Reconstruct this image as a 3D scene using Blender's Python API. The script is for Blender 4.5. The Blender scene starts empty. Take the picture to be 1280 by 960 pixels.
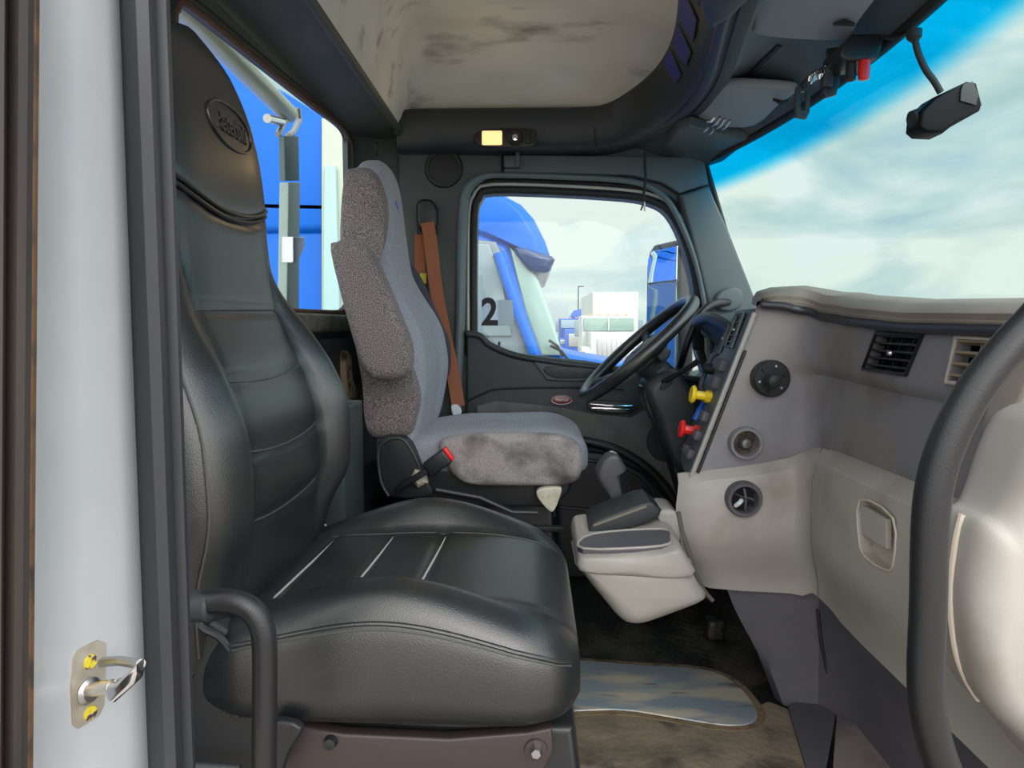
import bpy, bmesh, math, random
from mathutils import Vector, Matrix, noise
from mathutils.geometry import tessellate_polygon
random.seed(7)
S = bpy.context.scene
COL = S.collection
# ------------------------------------------------------------------ camera, sky, exposure
F = 870.0; CAM = Vector((0, 0, 2.05))
TH = math.atan(75 / F); PS = math.atan(25 / F * math.cos(TH))
cd = bpy.data.cameras.new('camera'); cam = bpy.data.objects.new('camera', cd); COL.objects.link(cam)
cam.location = CAM; cam.rotation_euler = (math.pi / 2 - TH, 0, PS)
cd.sensor_fit = 'HORIZONTAL'; cd.sensor_width = 36; cd.lens = 36 * F / 1280; cd.clip_start = .02; cd.clip_end = 500
S.camera = cam
S.view_settings.view_transform = 'Standard'; S.view_settings.look = 'None'; S.view_settings.gamma = 1
S.view_settings.use_curve_mapping = False
S.view_settings.exposure = 0.0
W = bpy.data.worlds.new('sky'); S.world = W; W.use_nodes = True
def sky():
    nt = W.node_tree; N = nt.nodes; L = nt.links; N.clear()
    out = N.new('ShaderNodeOutputWorld'); bg = N.new('ShaderNodeBackground')
    tc = N.new('ShaderNodeTexCoord'); mp = N.new('ShaderNodeMapping'); mp.inputs['Scale'].default_value = (1.0, 1.0, 3.0)
    L.new(tc.outputs['Generated'], mp.inputs[0])
    n1 = N.new('ShaderNodeTexNoise'); n1.inputs['Scale'].default_value = 4.2; n1.inputs['Detail'].default_value = 7; n1.inputs['Roughness'].default_value = .52
    n1.inputs['Distortion'].default_value = .5
    L.new(mp.outputs[0], n1.inputs[0])
    cr = N.new('ShaderNodeValToRGB'); e = cr.color_ramp.elements
    e[0].position = .36; e[0].color = (.52, .70, .74, 1); e[1].position = .58; e[1].color = (.93, .99, .95, 1)
    m = e.new(.47); m.color = (.68, .82, .81, 1)
    L.new(n1.outputs['Fac'], cr.inputs[0])
    # brighter patch added to the overcast behind the camera to lift the cab interior
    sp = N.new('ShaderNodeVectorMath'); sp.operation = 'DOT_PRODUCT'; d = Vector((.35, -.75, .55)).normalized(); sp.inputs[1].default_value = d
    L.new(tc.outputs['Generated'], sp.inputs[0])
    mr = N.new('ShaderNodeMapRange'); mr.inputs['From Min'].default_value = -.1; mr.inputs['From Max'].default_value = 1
    mr.inputs['To Min'].default_value = 1.0; mr.inputs['To Max'].default_value = SKY_FILL
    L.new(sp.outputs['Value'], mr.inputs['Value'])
    wf = N.new('ShaderNodeMapRange'); wf.inputs['From Min'].default_value = -.1; wf.inputs['From Max'].default_value = .45; L.new(sp.outputs['Value'], wf.inputs['Value'])
    wm = N.new('ShaderNodeMix'); wm.data_type = 'RGBA'; wm.inputs['B'].default_value = (.88, .87, .86, 1); L.new(wf.outputs[0], wm.inputs['Factor']); L.new(cr.outputs[0], wm.inputs['A'])
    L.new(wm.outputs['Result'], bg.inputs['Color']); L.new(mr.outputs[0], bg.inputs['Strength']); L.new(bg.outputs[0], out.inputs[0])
SKY_FILL = 4.2
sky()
sl = bpy.data.lights.new('sun', 'SUN'); sl.energy = .9; sl.angle = math.radians(25); sl.color = (1, .95, .9)  # soft lamp added behind the camera to brighten the interior
so = bpy.data.objects.new('sun', sl); COL.objects.link(so); so.rotation_euler = Vector((.30, -.75, .50)).to_track_quat('Z', 'Y').to_euler()

# ------------------------------------------------------------------ helpers
ROT = cam.rotation_euler.to_matrix()
def ray(u, v): return ROT @ Vector(((u - 640) / F, (480 - v) / F, -1))
def P(u, v, Y): d = ray(u, v); return CAM + d * (Y / d.y)
def PX(u, v, X): d = ray(u, v); return CAM + d * (X / d.x)
def PZ(u, v, Z): d = ray(u, v); return CAM + d * ((Z - CAM.z) / d.z)
MATS = {}
def mat(name, col, rough=.5, metal=0, bump=0, bscale=300, var=None, vscale=8, vlo=.45, vhi=.65, coat=0, spec=.5, vor=False, sheen=0, var2=None, v2scale=30, stretch=(1,1,1), bdist=.001, v2lo=.55, v2hi=.7):
    m = bpy.data.materials.new(name); m.use_nodes = True; nt = m.node_tree; N = nt.nodes; L = nt.links
    b = N['Principled BSDF']; b.inputs['Base Color'].default_value = (*col, 1); b.inputs['Roughness'].default_value = rough; b.inputs['Metallic'].default_value = metal
    b.inputs['Specular IOR Level'].default_value = spec; b.inputs['Coat Weight'].default_value = coat; b.inputs['Coat Roughness'].default_value = .25
    b.inputs['Sheen Weight'].default_value = sheen
    tc = N.new('ShaderNodeTexCoord'); src = None
    def layer(prev, c, sc, lo, hi):
        mp = N.new('ShaderNodeMapping'); mp.inputs['Scale'].default_value = stretch; L.new(tc.outputs['Object'], mp.inputs[0])
        n = N.new('ShaderNodeTexNoise'); n.inputs['Scale'].default_value = sc; n.inputs['Detail'].default_value = 5; L.new(mp.outputs[0], n.inputs[0])
        r = N.new('ShaderNodeMapRange'); r.inputs['From Min'].default_value = lo; r.inputs['From Max'].default_value = hi; L.new(n.outputs['Fac'], r.inputs['Value'])
        x = N.new('ShaderNodeMix'); x.data_type = 'RGBA'; L.new(r.outputs[0], x.inputs['Factor'])
        if prev is None: x.inputs['A'].default_value = (*col, 1)
        else: L.new(prev, x.inputs['A'])
        x.inputs['B'].default_value = (*c, 1); return x.outputs['Result']
    if var: src = layer(None, var, vscale, vlo, vhi)
    if var2: src = layer(src, var2, v2scale, v2lo, v2hi)
    if src: L.new(src, b.inputs['Base Color'])
    if bump:
        if vor: n = N.new('ShaderNodeTexVoronoi'); o = 'Distance'
        else: n = N.new('ShaderNodeTexNoise'); n.inputs['Detail'].default_value = 2; o = 'Fac'
        n.inputs['Scale'].default_value = bscale; L.new(tc.outputs['Object'], n.inputs['Vector'])
        bp = N.new('ShaderNodeBump'); bp.inputs['Strength'].default_value = bump; bp.inputs['Distance'].default_value = bdist
        L.new(n.outputs[o], bp.inputs['Height']); L.new(bp.outputs[0], b.inputs['Normal'])
    MATS[name] = m; return m
M_dark = mat('dark_plastic', (.022, .028, .032), .5, bump=.3, bscale=500, var=(.032, .038, .042), vscale=6)
M_trim = mat('grey_green_trim', (.068, .092, .104), .5, bump=.3, bscale=500, var=(.078, .098, .105), vscale=5)
M_rear = mat('rear_trim', (.048, .058, .058), .6, bump=.3, bscale=400, var=(.060, .070, .066), vscale=4)
M_black = mat('black_plastic', (.012, .013, .015), .42, bump=.25, bscale=500)
M_soft = mat('black_rubber', (.012, .013, .014), .6)
M_leather = mat('black_leather', (.009, .0105, .0115), .36, bump=.25, bscale=620, vor=True, var=(.014, .016, .017), vscale=7, spec=.8, coat=.22, bdist=.0010)
M_leather_side = mat('black_leather_side', (.016, .015, .016), .40, bump=.5, bscale=620, vor=True, spec=.6, coat=.05)
M_thread = mat('pale_thread', (.34, .35, .34), .7)
M_dthread = mat('dark_piping', (.02, .02, .02), .35)
M_fabric = mat('grey_fabric', (.20, .215, .255), .95, bump=.7, bscale=700, var=(.33, .345, .40), vscale=420, vlo=.4, vhi=.6, sheen=.1, bdist=.001)
M_fabric_b = mat('brown_grey_fabric', (.060, .050, .055), .95, bump=.9, bscale=420, var=(.27, .235, .24), vscale=380, vlo=.40, vhi=.62, sheen=.1, bdist=.0015)
M_fabric_s = mat('soiled_fabric', (.36, .33, .34), .95, bump=.8, bscale=600, var=(.22, .20, .20), vscale=450, vlo=.42, vhi=.6, var2=(.06, .05, .046), v2scale=9, v2lo=.47, v2hi=.68, sheen=.1, bdist=.002)
M_beige = mat('beige_plastic', (.38, .36, .33), .5, bump=.2, bscale=450, var=(.33, .31, .285), vscale=3, var2=(.22, .185, .15), v2scale=5, v2lo=.54, v2hi=.8)
M_grey = mat('grey_dash_plastic', (.19, .187, .205), .55, bump=.25, bscale=450, var=(.215, .195, .185), vscale=3, var2=(.12, .105, .095), v2scale=5, v2lo=.5, v2hi=.72)
M_dashtop = mat('taupe_dash_pad', (.20, .175, .15), .5, bump=.4, bscale=450, var=(.25, .22, .19), vscale=5)
M_kick = mat('slate_kick_panel', (.082, .080, .098), .6, bump=.25, bscale=450, var=(.10, .096, .108), vscale=5)
M_beltbrown = mat('rust_webbing', (.27, .085, .035), .7, bump=.5, bscale=300)
M_chrome = mat('chrome', (.75, .75, .76), .12, 1)
M_zinc = mat('zinc_plate', (.50, .47, .40), .35, .35, var=(.38, .34, .27), vscale=30)
M_steel = mat('steel', (.45, .45, .46), .35, 1)
M_white = mat('white_paint', (.42, .45, .48), .3, coat=.3, var=(.38, .41, .435), vscale=5)
M_blue = mat('blue_paint', (.0, .115, .56), .3, spec=.3)
M_bluedk = mat('dark_blue_visor', (.006, .03, .12), .2, coat=.2)
M_yellow = mat('yellow_plastic', (.85, .60, .02), .4)
M_red = mat('red_plastic', (.75, .02, .015), .35)
M_bluek = mat('blue_plastic', (.01, .10, .55), .4)
M_rust = mat('rusty_edge', (.14, .075, .035), .8, var=(.04, .03, .025), vscale=40)
M_gasket = mat('dusty_gasket', (.026, .028, .034), .55, var=(.055, .054, .060), vscale=6, stretch=(1, 1, .15))
M_gasketb = mat('brown_gasket', (.018, .017, .019), .6, var=(.042, .032, .026), vscale=14, stretch=(1, 1, .1))
M_bronze = mat('brown_window_gasket', (.085, .045, .022), .5)
M_ceil = mat('soiled_headliner', (.70, .68, .63), .8, var=(.62, .60, .55), vscale=4, var2=(.20, .18, .15), v2scale=6, v2lo=.58, v2hi=.80, stretch=(.7, 1.8, 1.8))
M_bluetrim = mat('indigo_trim', (.026, .032, .058), .5, bump=.2, bscale=450)
M_pocket = mat('blue_reflection_pocket', (.02, .03, .22), .6)  # blue reflection put into the pocket colour
M_floor = mat('worn_cab_floor', (.012, .013, .012), .5, bump=.8, bscale=60, var=(.06, .055, .045), vscale=9, bdist=.004)
M_mat = mat('dirty_tan_floor_mat', (.25, .20, .145), .8, bump=.8, bscale=50, var=(.13, .105, .075), vscale=7, var2=(.03, .026, .022), v2scale=8, v2lo=.54, v2hi=.72, bdist=.004)
M_patch = mat('worn_metal_patch', (.30, .37, .43), .35, .3, bump=.3, bscale=30, var=(.62, .57, .46), vscale=5, vlo=.46, vhi=.62, var2=(.10, .085, .065), v2scale=7, v2lo=.60, v2hi=.70, stretch=(1, 3.5, 1))
M_ground = mat('concrete_yard', (.42, .37, .33), .9, var=(.34, .30, .27), vscale=.5)
M_trailer = mat('white_trailer', (.56, .60, .60), .5)
M_trailg = mat('grey_trailer', (.30, .34, .37), .5)
M_tyre = mat('tyre', (.02, .02, .02), .8)
M_paper = mat('pale_card', (.66, .74, .80), .6)
M_card = mat('translucent_card', (.8, .88, .95), .6); M_card.node_tree.nodes['Principled BSDF'].inputs['Transmission Weight'].default_value = .45; M_card.node_tree.nodes['Principled BSDF'].inputs['Roughness'].default_value = 1
M_ink = mat('black_ink', (.01, .01, .012), .6)
M_cream = mat('cream_plastic', (.52, .49, .40), .5, var=(.42, .39, .31), vscale=30)
M_palegreen = mat('pale_green_panel', (.34, .43, .40), .4)
M_bluegrey = mat('blue_grey_glass', (.16, .22, .25), .12, coat=.5)
M_emboss = mat('red_badge', (.20, .008, .012), .3, coat=.4)
M_silver = mat('silver_letters', (.45, .45, .46), .35, .6)
M_foam = mat('torn_foam', (.45, .36, .22), .9, var=(.08, .05, .03), vscale=40)
M_cordm = mat('dark_cord', (.02, .018, .02), .8)
def glass(name, tint=(1, 1, 1), gl=.05):
    m = bpy.data.materials.new(name); m.use_nodes = True; nt = m.node_tree; N = nt.nodes; L = nt.links; N.clear()
    o = N.new('ShaderNodeOutputMaterial'); t = N.new('ShaderNodeBsdfTransparent'); g = N.new('ShaderNodeBsdfGlossy'); g.inputs['Roughness'].default_value = .03
    x = N.new('ShaderNodeMixShader'); x.inputs[0].default_value = gl; t.inputs[0].default_value = (*tint, 1)
    L.new(t.outputs[0], x.inputs[1]); L.new(g.outputs[0], x.inputs[2]); L.new(x.outputs[0], o.inputs[0]); return m, t, N, L
M_glass = glass('clear_glass', (.93, .97, .96), .018)[0]
def shield_mat():
    m, t, N, L = glass('windshield_glass_with_blue_shade_band', (.93, .97, .96), .03)
    tc = N.new('ShaderNodeTexCoord'); sx = N.new('ShaderNodeSeparateXYZ'); L.new(tc.outputs['Object'], sx.inputs[0])
    mr = N.new('ShaderNodeMapRange'); mr.interpolation_type = 'SMOOTHSTEP'; mr.inputs['From Min'].default_value = 2.488; mr.inputs['From Max'].default_value = 2.550
    L.new(sx.outputs['Z'], mr.inputs['Value'])
    x = N.new('ShaderNodeMix'); x.data_type = 'RGBA'; L.new(mr.outputs[0], x.inputs['Factor']); x.inputs['A'].default_value = (.92, .97, .95, 1); x.inputs['B'].default_value = (.0, .70, .96, 1)
    L.new(x.outputs['Result'], t.inputs[0]); return m
M_shield = shield_mat()
def emis(name, c, s):
    m = bpy.data.materials.new(name); m.use_nodes = True; b = m.node_tree.nodes['Principled BSDF']
    b.inputs['Base Color'].default_value = (*c, 1); b.inputs['Emission Color'].default_value = (*c, 1); b.inputs['Emission Strength'].default_value = s; return m
M_lamp = emis('lit_lamp_lens', (1, .66, .28), 1.15)

def fin(name, bm, m, parent=None, sharp=40, recalc=True):
    if recalc: bmesh.ops.recalc_face_normals(bm, faces=bm.faces)
    me = bpy.data.meshes.new(name); bm.to_mesh(me); bm.free()
    for p in me.polygons: p.use_smooth = True
    me.set_sharp_from_angle(angle=math.radians(sharp))
    me.materials.append(m); o = bpy.data.objects.new(name, me); COL.objects.link(o)
    if parent: put(o, parent)
    return o
def wloc(o):
    return (wloc(o.parent) if o.parent else Vector()) + Vector(o.get('_l', (0, 0, 0)))
def put(o, parent):
    o.parent = parent
    top = parent
    while top.parent: top = top.parent
    if parent is top: o.matrix_parent_inverse = Matrix.Translation(-Vector(top.location))
def thing(name, label, cat, loc=(0, 0, 0), group=None):
    o = bpy.data.objects.new(name, None); COL.objects.link(o); o.location = loc; o.empty_display_size = .05
    o['label'] = label; o['category'] = cat
    if group: o['group'] = group
    return o
def tag(o, label, cat, group=None):
    o['label'] = label; o['category'] = cat
    if group: o['group'] = group
    return o
def struct(name, bm, m, parent=None, label=None, **k):
    o = fin(name, bm, m, parent, **k)
    if not parent: o['kind'] = 'structure'
    if label: o['label'] = label
    return o
def grid(bm, rows, closed=False):
    vs = [[bm.verts.new(p) for p in r] for r in rows]; n = len(rows[0])
    for a, b in zip(vs, vs[1:]):
        for i in range(n if closed else n - 1):
            j = (i + 1) % n
            try: bm.faces.new((a[i], a[j], b[j], b[i]))
            except ValueError: pass
    return vs
def solid(bm, rows, t):
    """grid with a real thickness t (vector)"""
    a = grid(bm, rows); t = Vector(t); b = grid(bm, [[Vector(p) + t for p in r] for r in rows])
    R, C = len(rows), len(rows[0])
    ring = [(0, i) for i in range(C)] + [(r, C - 1) for r in range(1, R)] + [(R - 1, i) for i in range(C - 2, -1, -1)] + [(r, 0) for r in range(R - 2, 0, -1)]
    for k in range(len(ring)):
        p, q = ring[k], ring[(k + 1) % len(ring)]
        bm.faces.new((a[p[0]][p[1]], a[q[0]][q[1]], b[q[0]][q[1]], b[p[0]][p[1]]))
def smooth(pts, n=6, closed=False):
    pts = [Vector(p) for p in pts]; out = []; N = len(pts)
    rng = range(N) if closed else range(N - 1)
    for i in rng:
        g = (lambda k: pts[k % N]) if closed else (lambda k: pts[min(max(k, 0), N - 1)])
        p0, p1, p2, p3 = g(i - 1), g(i), g(i + 1), g(i + 2)
        for k in range(n):
            t = k / n
            out.append(.5 * ((2 * p1) + (p2 - p0) * t + (2 * p0 - 5 * p1 + 4 * p2 - p3) * t * t + (3 * p1 - p0 - 3 * p2 + p3) * t ** 3))
    if not closed: out.append(pts[-1])
    return out
def tube(bm, pts, r, n=12, closed=False, flat=1.0, up=None):
    pts = [Vector(p) for p in pts]; N = len(pts); rows = []
    t0 = (pts[1] - pts[0]).normalized(); nrm = up.cross(t0) if up else t0.orthogonal()
    nrm = nrm.normalized(); 
    for i, p in enumerate(pts):
        if closed: t = pts[(i + 1) % N] - pts[i - 1]
        else: t = pts[min(i + 1, N - 1)] - pts[max(i - 1, 0)]
        t.normalize(); nrm = (nrm - t * nrm.dot(t)).normalized(); b = t.cross(nrm)
        rr = r[i] if isinstance(r, (list, tuple)) else r
        rows.append([p + (nrm * math.cos(2 * math.pi * k / n) + b * math.sin(2 * math.pi * k / n) * flat) * rr for k in range(n)])
    if closed: rows.append(rows[0])
    vs = grid(bm, rows, True)
    if closed: bmesh.ops.remove_doubles(bm, verts=bm.verts, dist=1e-6)
    else: bm.faces.new(vs[0][::-1]); bm.faces.new(vs[-1])
    return bm
def T(pts, r, **k): return tube(bmesh.new(), pts, r, **k)
def lathe(bm, prof, o, axis, n=24, ring=False):
    """prof: (radius, along) pairs about an axis through o"""
    o = Vector(o); a = Vector(axis).normalized(); x = a.orthogonal().normalized(); y = a.cross(x); rows = []
    for r, h in prof:
        r = max(r, 1e-5); rows.append([o + a * h + (x * math.cos(2 * math.pi * k / n) + y * math.sin(2 * math.pi * k / n)) * r for k in range(n)])
    if ring: rows.append(rows[0])
    vs = grid(bm, rows, True)
    if ring: bmesh.ops.remove_doubles(bm, verts=bm.verts, dist=1e-7)
    else: bm.faces.new(vs[0][::-1]); bm.faces.new(vs[-1])
    return bm
def LA(prof, o, axis, n=24, ring=False): return lathe(bmesh.new(), prof, o, axis, n, ring)
def box(bm, c, s, bev=0, rot=None, seg=3):
    r = bmesh.ops.create_cube(bm, size=1); vs = r['verts']
    M = Matrix.Translation(Vector(c)) @ (rot.to_4x4() if rot else Matrix()) @ Matrix.Diagonal((*s, 1))
    bmesh.ops.transform(bm, matrix=M, verts=vs)
    if bev:
        es = list({e for v in vs for e in v.link_edges}); bmesh.ops.bevel(bm, geom=es, offset=bev, segments=seg, affect='EDGES', profile=.5)
    return bm
def B(c, s, bev=0, rot=None, seg=3): return box(bmesh.new(), c, s, bev, rot, seg)
def offs(o, d):
    n = len(o); out = []
    A = sum(o[i][0] * o[(i + 1) % n][1] - o[(i + 1) % n][0] * o[i][1] for i in range(n)); sg = 1 if A > 0 else -1
    for i in range(n):
        a, b, c = Vector(o[i - 1]), Vector(o[i]), Vector(o[(i + 1) % n]); e1 = (b - a); e2 = (c - b)
        e1 = e1.normalized() if e1.length > 1e-9 else e2.normalized(); e2 = e2.normalized() if e2.length > 1e-9 else e1
        n1 = Vector((-e1.y, e1.x)); n2 = Vector((-e2.y, e2.x)); m = (n1 + n2)
        m = m.normalized() if m.length > 1e-6 else n1
        out.append(b + m * d * sg / max(m.dot(n1), .5))
    return out
def pillow(bm, outline, fn, t0, t1, r, seg=4, bulge=0):
    """rounded slab: 2-D outline, fn(a,b,t) -> world, from t0 to t1, edge radius r"""
    rings = []; s = 1 if t1 > t0 else -1
    outline = [Vector((p[0], p[1])) for p in outline]
    outline = [p for i, p in enumerate(outline) if (p - outline[i - 1]).length > 1e-5]
    tst = offs(outline, r); n_ = len(outline)
    bad = any((tst[(i + 1) % n_] - tst[i]).dot(outline[(i + 1) % n_] - outline[i]) < 0 for i in range(n_))
    if bad:
        cen = sum(outline, Vector((0, 0))) / n_
        def offs_(o, d): return [p + (cen - p).normalized() * min(d * 1.1, (cen - p).length * .9) for p in o]
    else: offs_ = offs
    for k in range(seg + 1):
        a = math.pi / 2 * k / seg; rings.append((offs_(outline, r * (1 - math.sin(a))), t0 + s * r * (1 - math.cos(a))))
    for k in range(seg, -1, -1):
        a = math.pi / 2 * k / seg; rings.append((offs_(outline, r * (1 - math.sin(a))), t1 - s * r * (1 - math.cos(a))))
    vs = grid(bm, [[fn(p[0], p[1], t) for p in o] for o, t in rings], True)
    for ring in (vs[0], vs[-1]):
        tri = tessellate_polygon([[v.co for v in ring]])
        for f in tri:
            try: bm.faces.new([ring[i] for i in f])
            except ValueError: pass
    return bm
XZ = lambda a, b, t: Vector((a, t, b)); YZ = lambda a, b, t: Vector((t, a, b)); XY = lambda a, b, t: Vector((a, b, t))
def o2(pix, Y): return [(p.x, p.z) for p in (P(u, v, Y) for u, v in pix)]
def o2x(pix, X): return [(p.y, p.z) for p in (PX(u, v, X) for u, v in pix)]
def sm2(o, n=4): return [(p.x, p.y) for p in smooth([Vector((a, b, 0)) for a, b in o], n, True)]
def PB(pix, Y0, Y1, r, n=4, sm=True):
    o = o2(pix, Y0); o = sm2(o, n) if sm else o
    return pillow(bmesh.new(), o, XZ, Y0, Y1, r)
def plate(bm, outer, holes, fn, t0, t1):
    polys = [[Vector((a, b, 0)) for a, b in outer]] + [[Vector((a, b, 0)) for a, b in h] for h in holes]
    flat = [p for q in polys for p in q]; tri = tessellate_polygon(polys)
    A = [bm.verts.new(fn(p.x, p.y, t0)) for p in flat]; Bv = [bm.verts.new(fn(p.x, p.y, t1)) for p in flat]
    for f in tri:
        for V in (A, Bv):
            try: bm.faces.new([V[i] for i in f])
            except ValueError: pass
    k = 0
    for q in polys:
        n = len(q)
        for i in range(n):
            a, b = k + i, k + (i + 1) % n
            bm.faces.new((A[a], A[b], Bv[b], Bv[a]))
        k += n
    return bm
def cut(o, bm):
    """cut a real opening into o"""
    bmesh.ops.recalc_face_normals(bm, faces=bm.faces)
    me = bpy.data.meshes.new('cutter'); bm.to_mesh(me); bm.free(); c = bpy.data.objects.new('cutter', me); COL.objects.link(c)
    m = o.modifiers.new('cut', 'BOOLEAN'); m.operation = 'DIFFERENCE'; m.solver = 'EXACT'; m.object = c
    dg = bpy.context.evaluated_depsgraph_get(); dg.update()
    old = o.data; mi = bpy.context.view_layer
    mi.update(); nm = bpy.data.meshes.new_from_object(o.evaluated_get(bpy.context.evaluated_depsgraph_get()))
    o.modifiers.clear(); o.data = nm; nm.materials.clear(); nm.materials.append(old.materials[0])
    for p in nm.polygons: p.material_index = 0
    COL.objects.unlink(c); bpy.data.objects.remove(c)
def textmesh(txt, size, depth, fn, shear=0, name='letters', off=0):
    c = bpy.data.curves.new(name, 'FONT'); c.body = txt; c.size = size; c.extrude = depth; c.align_x = 'CENTER'; c.align_y = 'CENTER'; c.shear = shear; c.resolution_u = 4; c.offset = off
    o = bpy.data.objects.new(name, c); COL.objects.link(o); dg = bpy.context.evaluated_depsgraph_get(); me = bpy.data.meshes.new_from_object(o.evaluated_get(dg))
    COL.objects.unlink(o); bpy.data.objects.remove(o); bm = bmesh.new(); bm.from_mesh(me)
    for v in bm.verts: v.co = fn(v.co.x, v.co.y, v.co.z)
    return bm
def lerp(x, ks):
    if x <= ks[0][0]: return ks[0][1]
    n = len(ks)
    for i in range(n - 1):
        (a, p), (b, q) = ks[i], ks[i + 1]
        if x <= b:
            h = b - a; t = (x - a) / h; d = (q - p) / h
            def sl(j):
                if j == 0 or j == n - 1: return d if (j == 0) == (i == 0) else d
                d0 = (ks[j][1] - ks[j - 1][1]) / (ks[j][0] - ks[j - 1][0]); d1 = (ks[j + 1][1] - ks[j][1]) / (ks[j + 1][0] - ks[j][0])
                return 0 if d0 * d1 <= 0 else 2 * d0 * d1 / (d0 + d1)
            m0, m1 = sl(i), sl(i + 1)
            return (2 * t ** 3 - 3 * t * t + 1) * p + (t ** 3 - 2 * t * t + t) * h * m0 + (3 * t * t - 2 * t ** 3) * q + (t ** 3 - t * t) * h * m1
    return ks[-1][1]
def linr(x, ks):
    if x <= ks[0][0]: return ks[0][1]
    for (a, p), (b, q) in zip(ks, ks[1:]):
        if x <= b: return p + (q - p) * (x - a) / (b - a)
    return ks[-1][1]
def ss(a, b, x): t = min(max((x - a) / (b - a), 0), 1); return t * t * (3 - 2 * t)
FZ = 1.15      # cab floor
YD = 2.48      # driver side wall
YN = .62       # passenger side door plane
XR = -.60      # rear wall
exec_order = None

# ------------------------------------------------------------------ floor
bm = bmesh.new(); plate(bm, [(XR, .5), (.95, .5), (.95, 2.6), (XR, 2.6)], [], XY, FZ - .04, FZ)
struct('floor', bm, M_floor)
pts = [(690, 868), (760, 860), (820, 878), (900, 912), (960, 880), (985, 890), (1030, 975), (1010, 1120), (560, 1120), (560, 880)]
bm = pillow(bmesh.new(), [(p.x, p.y) for p in (PZ(u, v, FZ) for u, v in pts)], XY, FZ, FZ + .008, .003)
o = tag(fin('floor_mat', bm, M_mat), 'dirty tan floor covering torn back behind the passenger seat front', 'floor mat')
pts = [(640, 826), (720, 830), (800, 836), (880, 842), (920, 860), (945, 892), (940, 909), (905, 912), (840, 902), (780, 893), (720, 894), (640, 900)]
bm = pillow(bmesh.new(), sm2([(p.x, p.y) for p in (PZ(u, v, FZ) for u, v in pts)]), XY, FZ, FZ + .012, .003)
rimp = [(p[0] + .0, p[1]) for p in offs(sm2([(p.x, p.y) for p in (PZ(u, v, FZ) for u, v in pts)]), -.018)]
tag(fin('floor_tear_rim', pillow(bmesh.new(), rimp, XY, FZ, FZ + .0095, .002), mat('rusty_tan_rim', (.20, .14, .08), .8, var=(.08, .06, .04), vscale=25)), 'rusty tan torn edge of floor covering around the bare metal strip', 'floor edging')
tag(fin('floor_patch', bm, M_patch), 'bare scuffed silvery metal strip with rusty rim in the cab floor', 'metal plate')
bm = bmesh.new(); box(bm, PZ(893, 797, FZ) + Vector((0, 0, .03)), (.05, .05, .06), .01)
tag(fin('floor_bracket', bm, M_floor), 'small dark bracket on the floor beneath the dashboard', 'bracket')

# ------------------------------------------------------------------ rear wall with window
RW = [(214, 30), (217, 12), (228, 4), (284, 47), (340, 92), (397, 137), (425, 158), (434, 172), (438, 195), (438, 300), (437, 370), (430, 386), (415, 391), (300, 386), (245, 383), (228, 370), (222, 345), (214, 200)]
rw = [(p.y, p.z) for p in (PX(u, v, XR) for u, v in RW)]
rw = sm2(rw, 3)
bm = bmesh.new(); plate(bm, [(.55, FZ), (YD + .04, FZ), (YD + .04, 2.69), (.55, 2.69)], [rw], YZ, XR - .016, XR)
wr = struct('wall_rear', bm, M_rear)
# cove from window head to the ceiling edge
rows = []
for k in range(9):
    t = k / 8; x = XR + .16 * (1 - math.cos(t * math.pi / 2)) ; z = 2.66 + .03 * math.sin(t * math.pi / 2)
    rows.append([(x + .0, y, z + .0) for y in (.55, 1.0, 1.5, 2.0, 2.5)])
bm = bmesh.new(); solid(bm, rows, (-.02, 0, .03)); struct('trim_1', bm, M_rear)
bm = T([(-.44, y, 2.687) for y in (.55, 1.2, 1.9, 2.4)], .012); struct('trim_2', bm, M_rear)
w1 = thing('window_1', '', ''); del w1['label']; del w1['category']; w1['kind'] = 'structure'; w1.location = (XR, 1.7, 2.1)
fr = [YZ(a, b, XR + .004) for a, b in rw]
fin('window_frame', T([YZ(a, b, XR + .002) for a, b in offs(rw, -.012)], .010, n=10, closed=True), M_soft, w1)
fin('gasket', T([YZ(a, b, XR + .004) for a, b in offs(rw, .001)], .0075, n=8, closed=True), M_bronze, w1)
bm = bmesh.new(); plate(bm, rw, [], YZ, XR - .010, XR - .006); fin('pane', bm, M_glass, w1)
# sill ledge under the rear window
bm = bmesh.new(); a = PX(372, 393, XR).y; box(bm, (XR + .02, 1.6, 2.052), (.05, 1.55, .05), .012); struct('trim_3', bm, mat('dusty_sill', (.13, .125, .10), .7, var=(.06, .06, .055), vscale=20))
bm = bmesh.new(); box(bm, (XR + .012, 1.85, 1.93), (.03, 1.0, .16), .01); struct('trim_4', bm, M_dark)
# torn trim
bm = pillow(bmesh.new(), sm2(o2x([(433, 440), (440, 446), (441, 470), (447, 490), (440, 505), (434, 480)], -.555)), YZ, -.575, -.555, .004)
tag(fin('torn_trim_foam', bm, M_foam), 'torn tan foam edge on the rear wall between the two seats', 'foam')
# near left B pillar dark trims are below; far rear corner post
rows = []
for z in (FZ, 2.0, 2.69):
    rows.append([(XR, 2.30, z), (XR + .02, 2.38, z), (XR + .06, 2.44, z), (XR + .13, 2.47, z), (XR + .22, YD, z)])
bm = bmesh.new(); solid(bm, rows, (-.03, .05, 0)); struct('trim_5', bm, M_rear)
# small hook on rear corner
ck = P(471, 186, 2.35)
bm = bmesh.new(); tube(bm, smooth([ck + Vector((0, .0, .02)), ck + Vector((.004, -.012, .008)), ck + Vector((0, -.008, -.014)), ck + Vector((-.002, .01, -.02))], 4), .004, n=8)
tag(fin('coat_hook', bm, M_black), 'small black coat hook above the driver seat headrest', 'hook')

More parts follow.
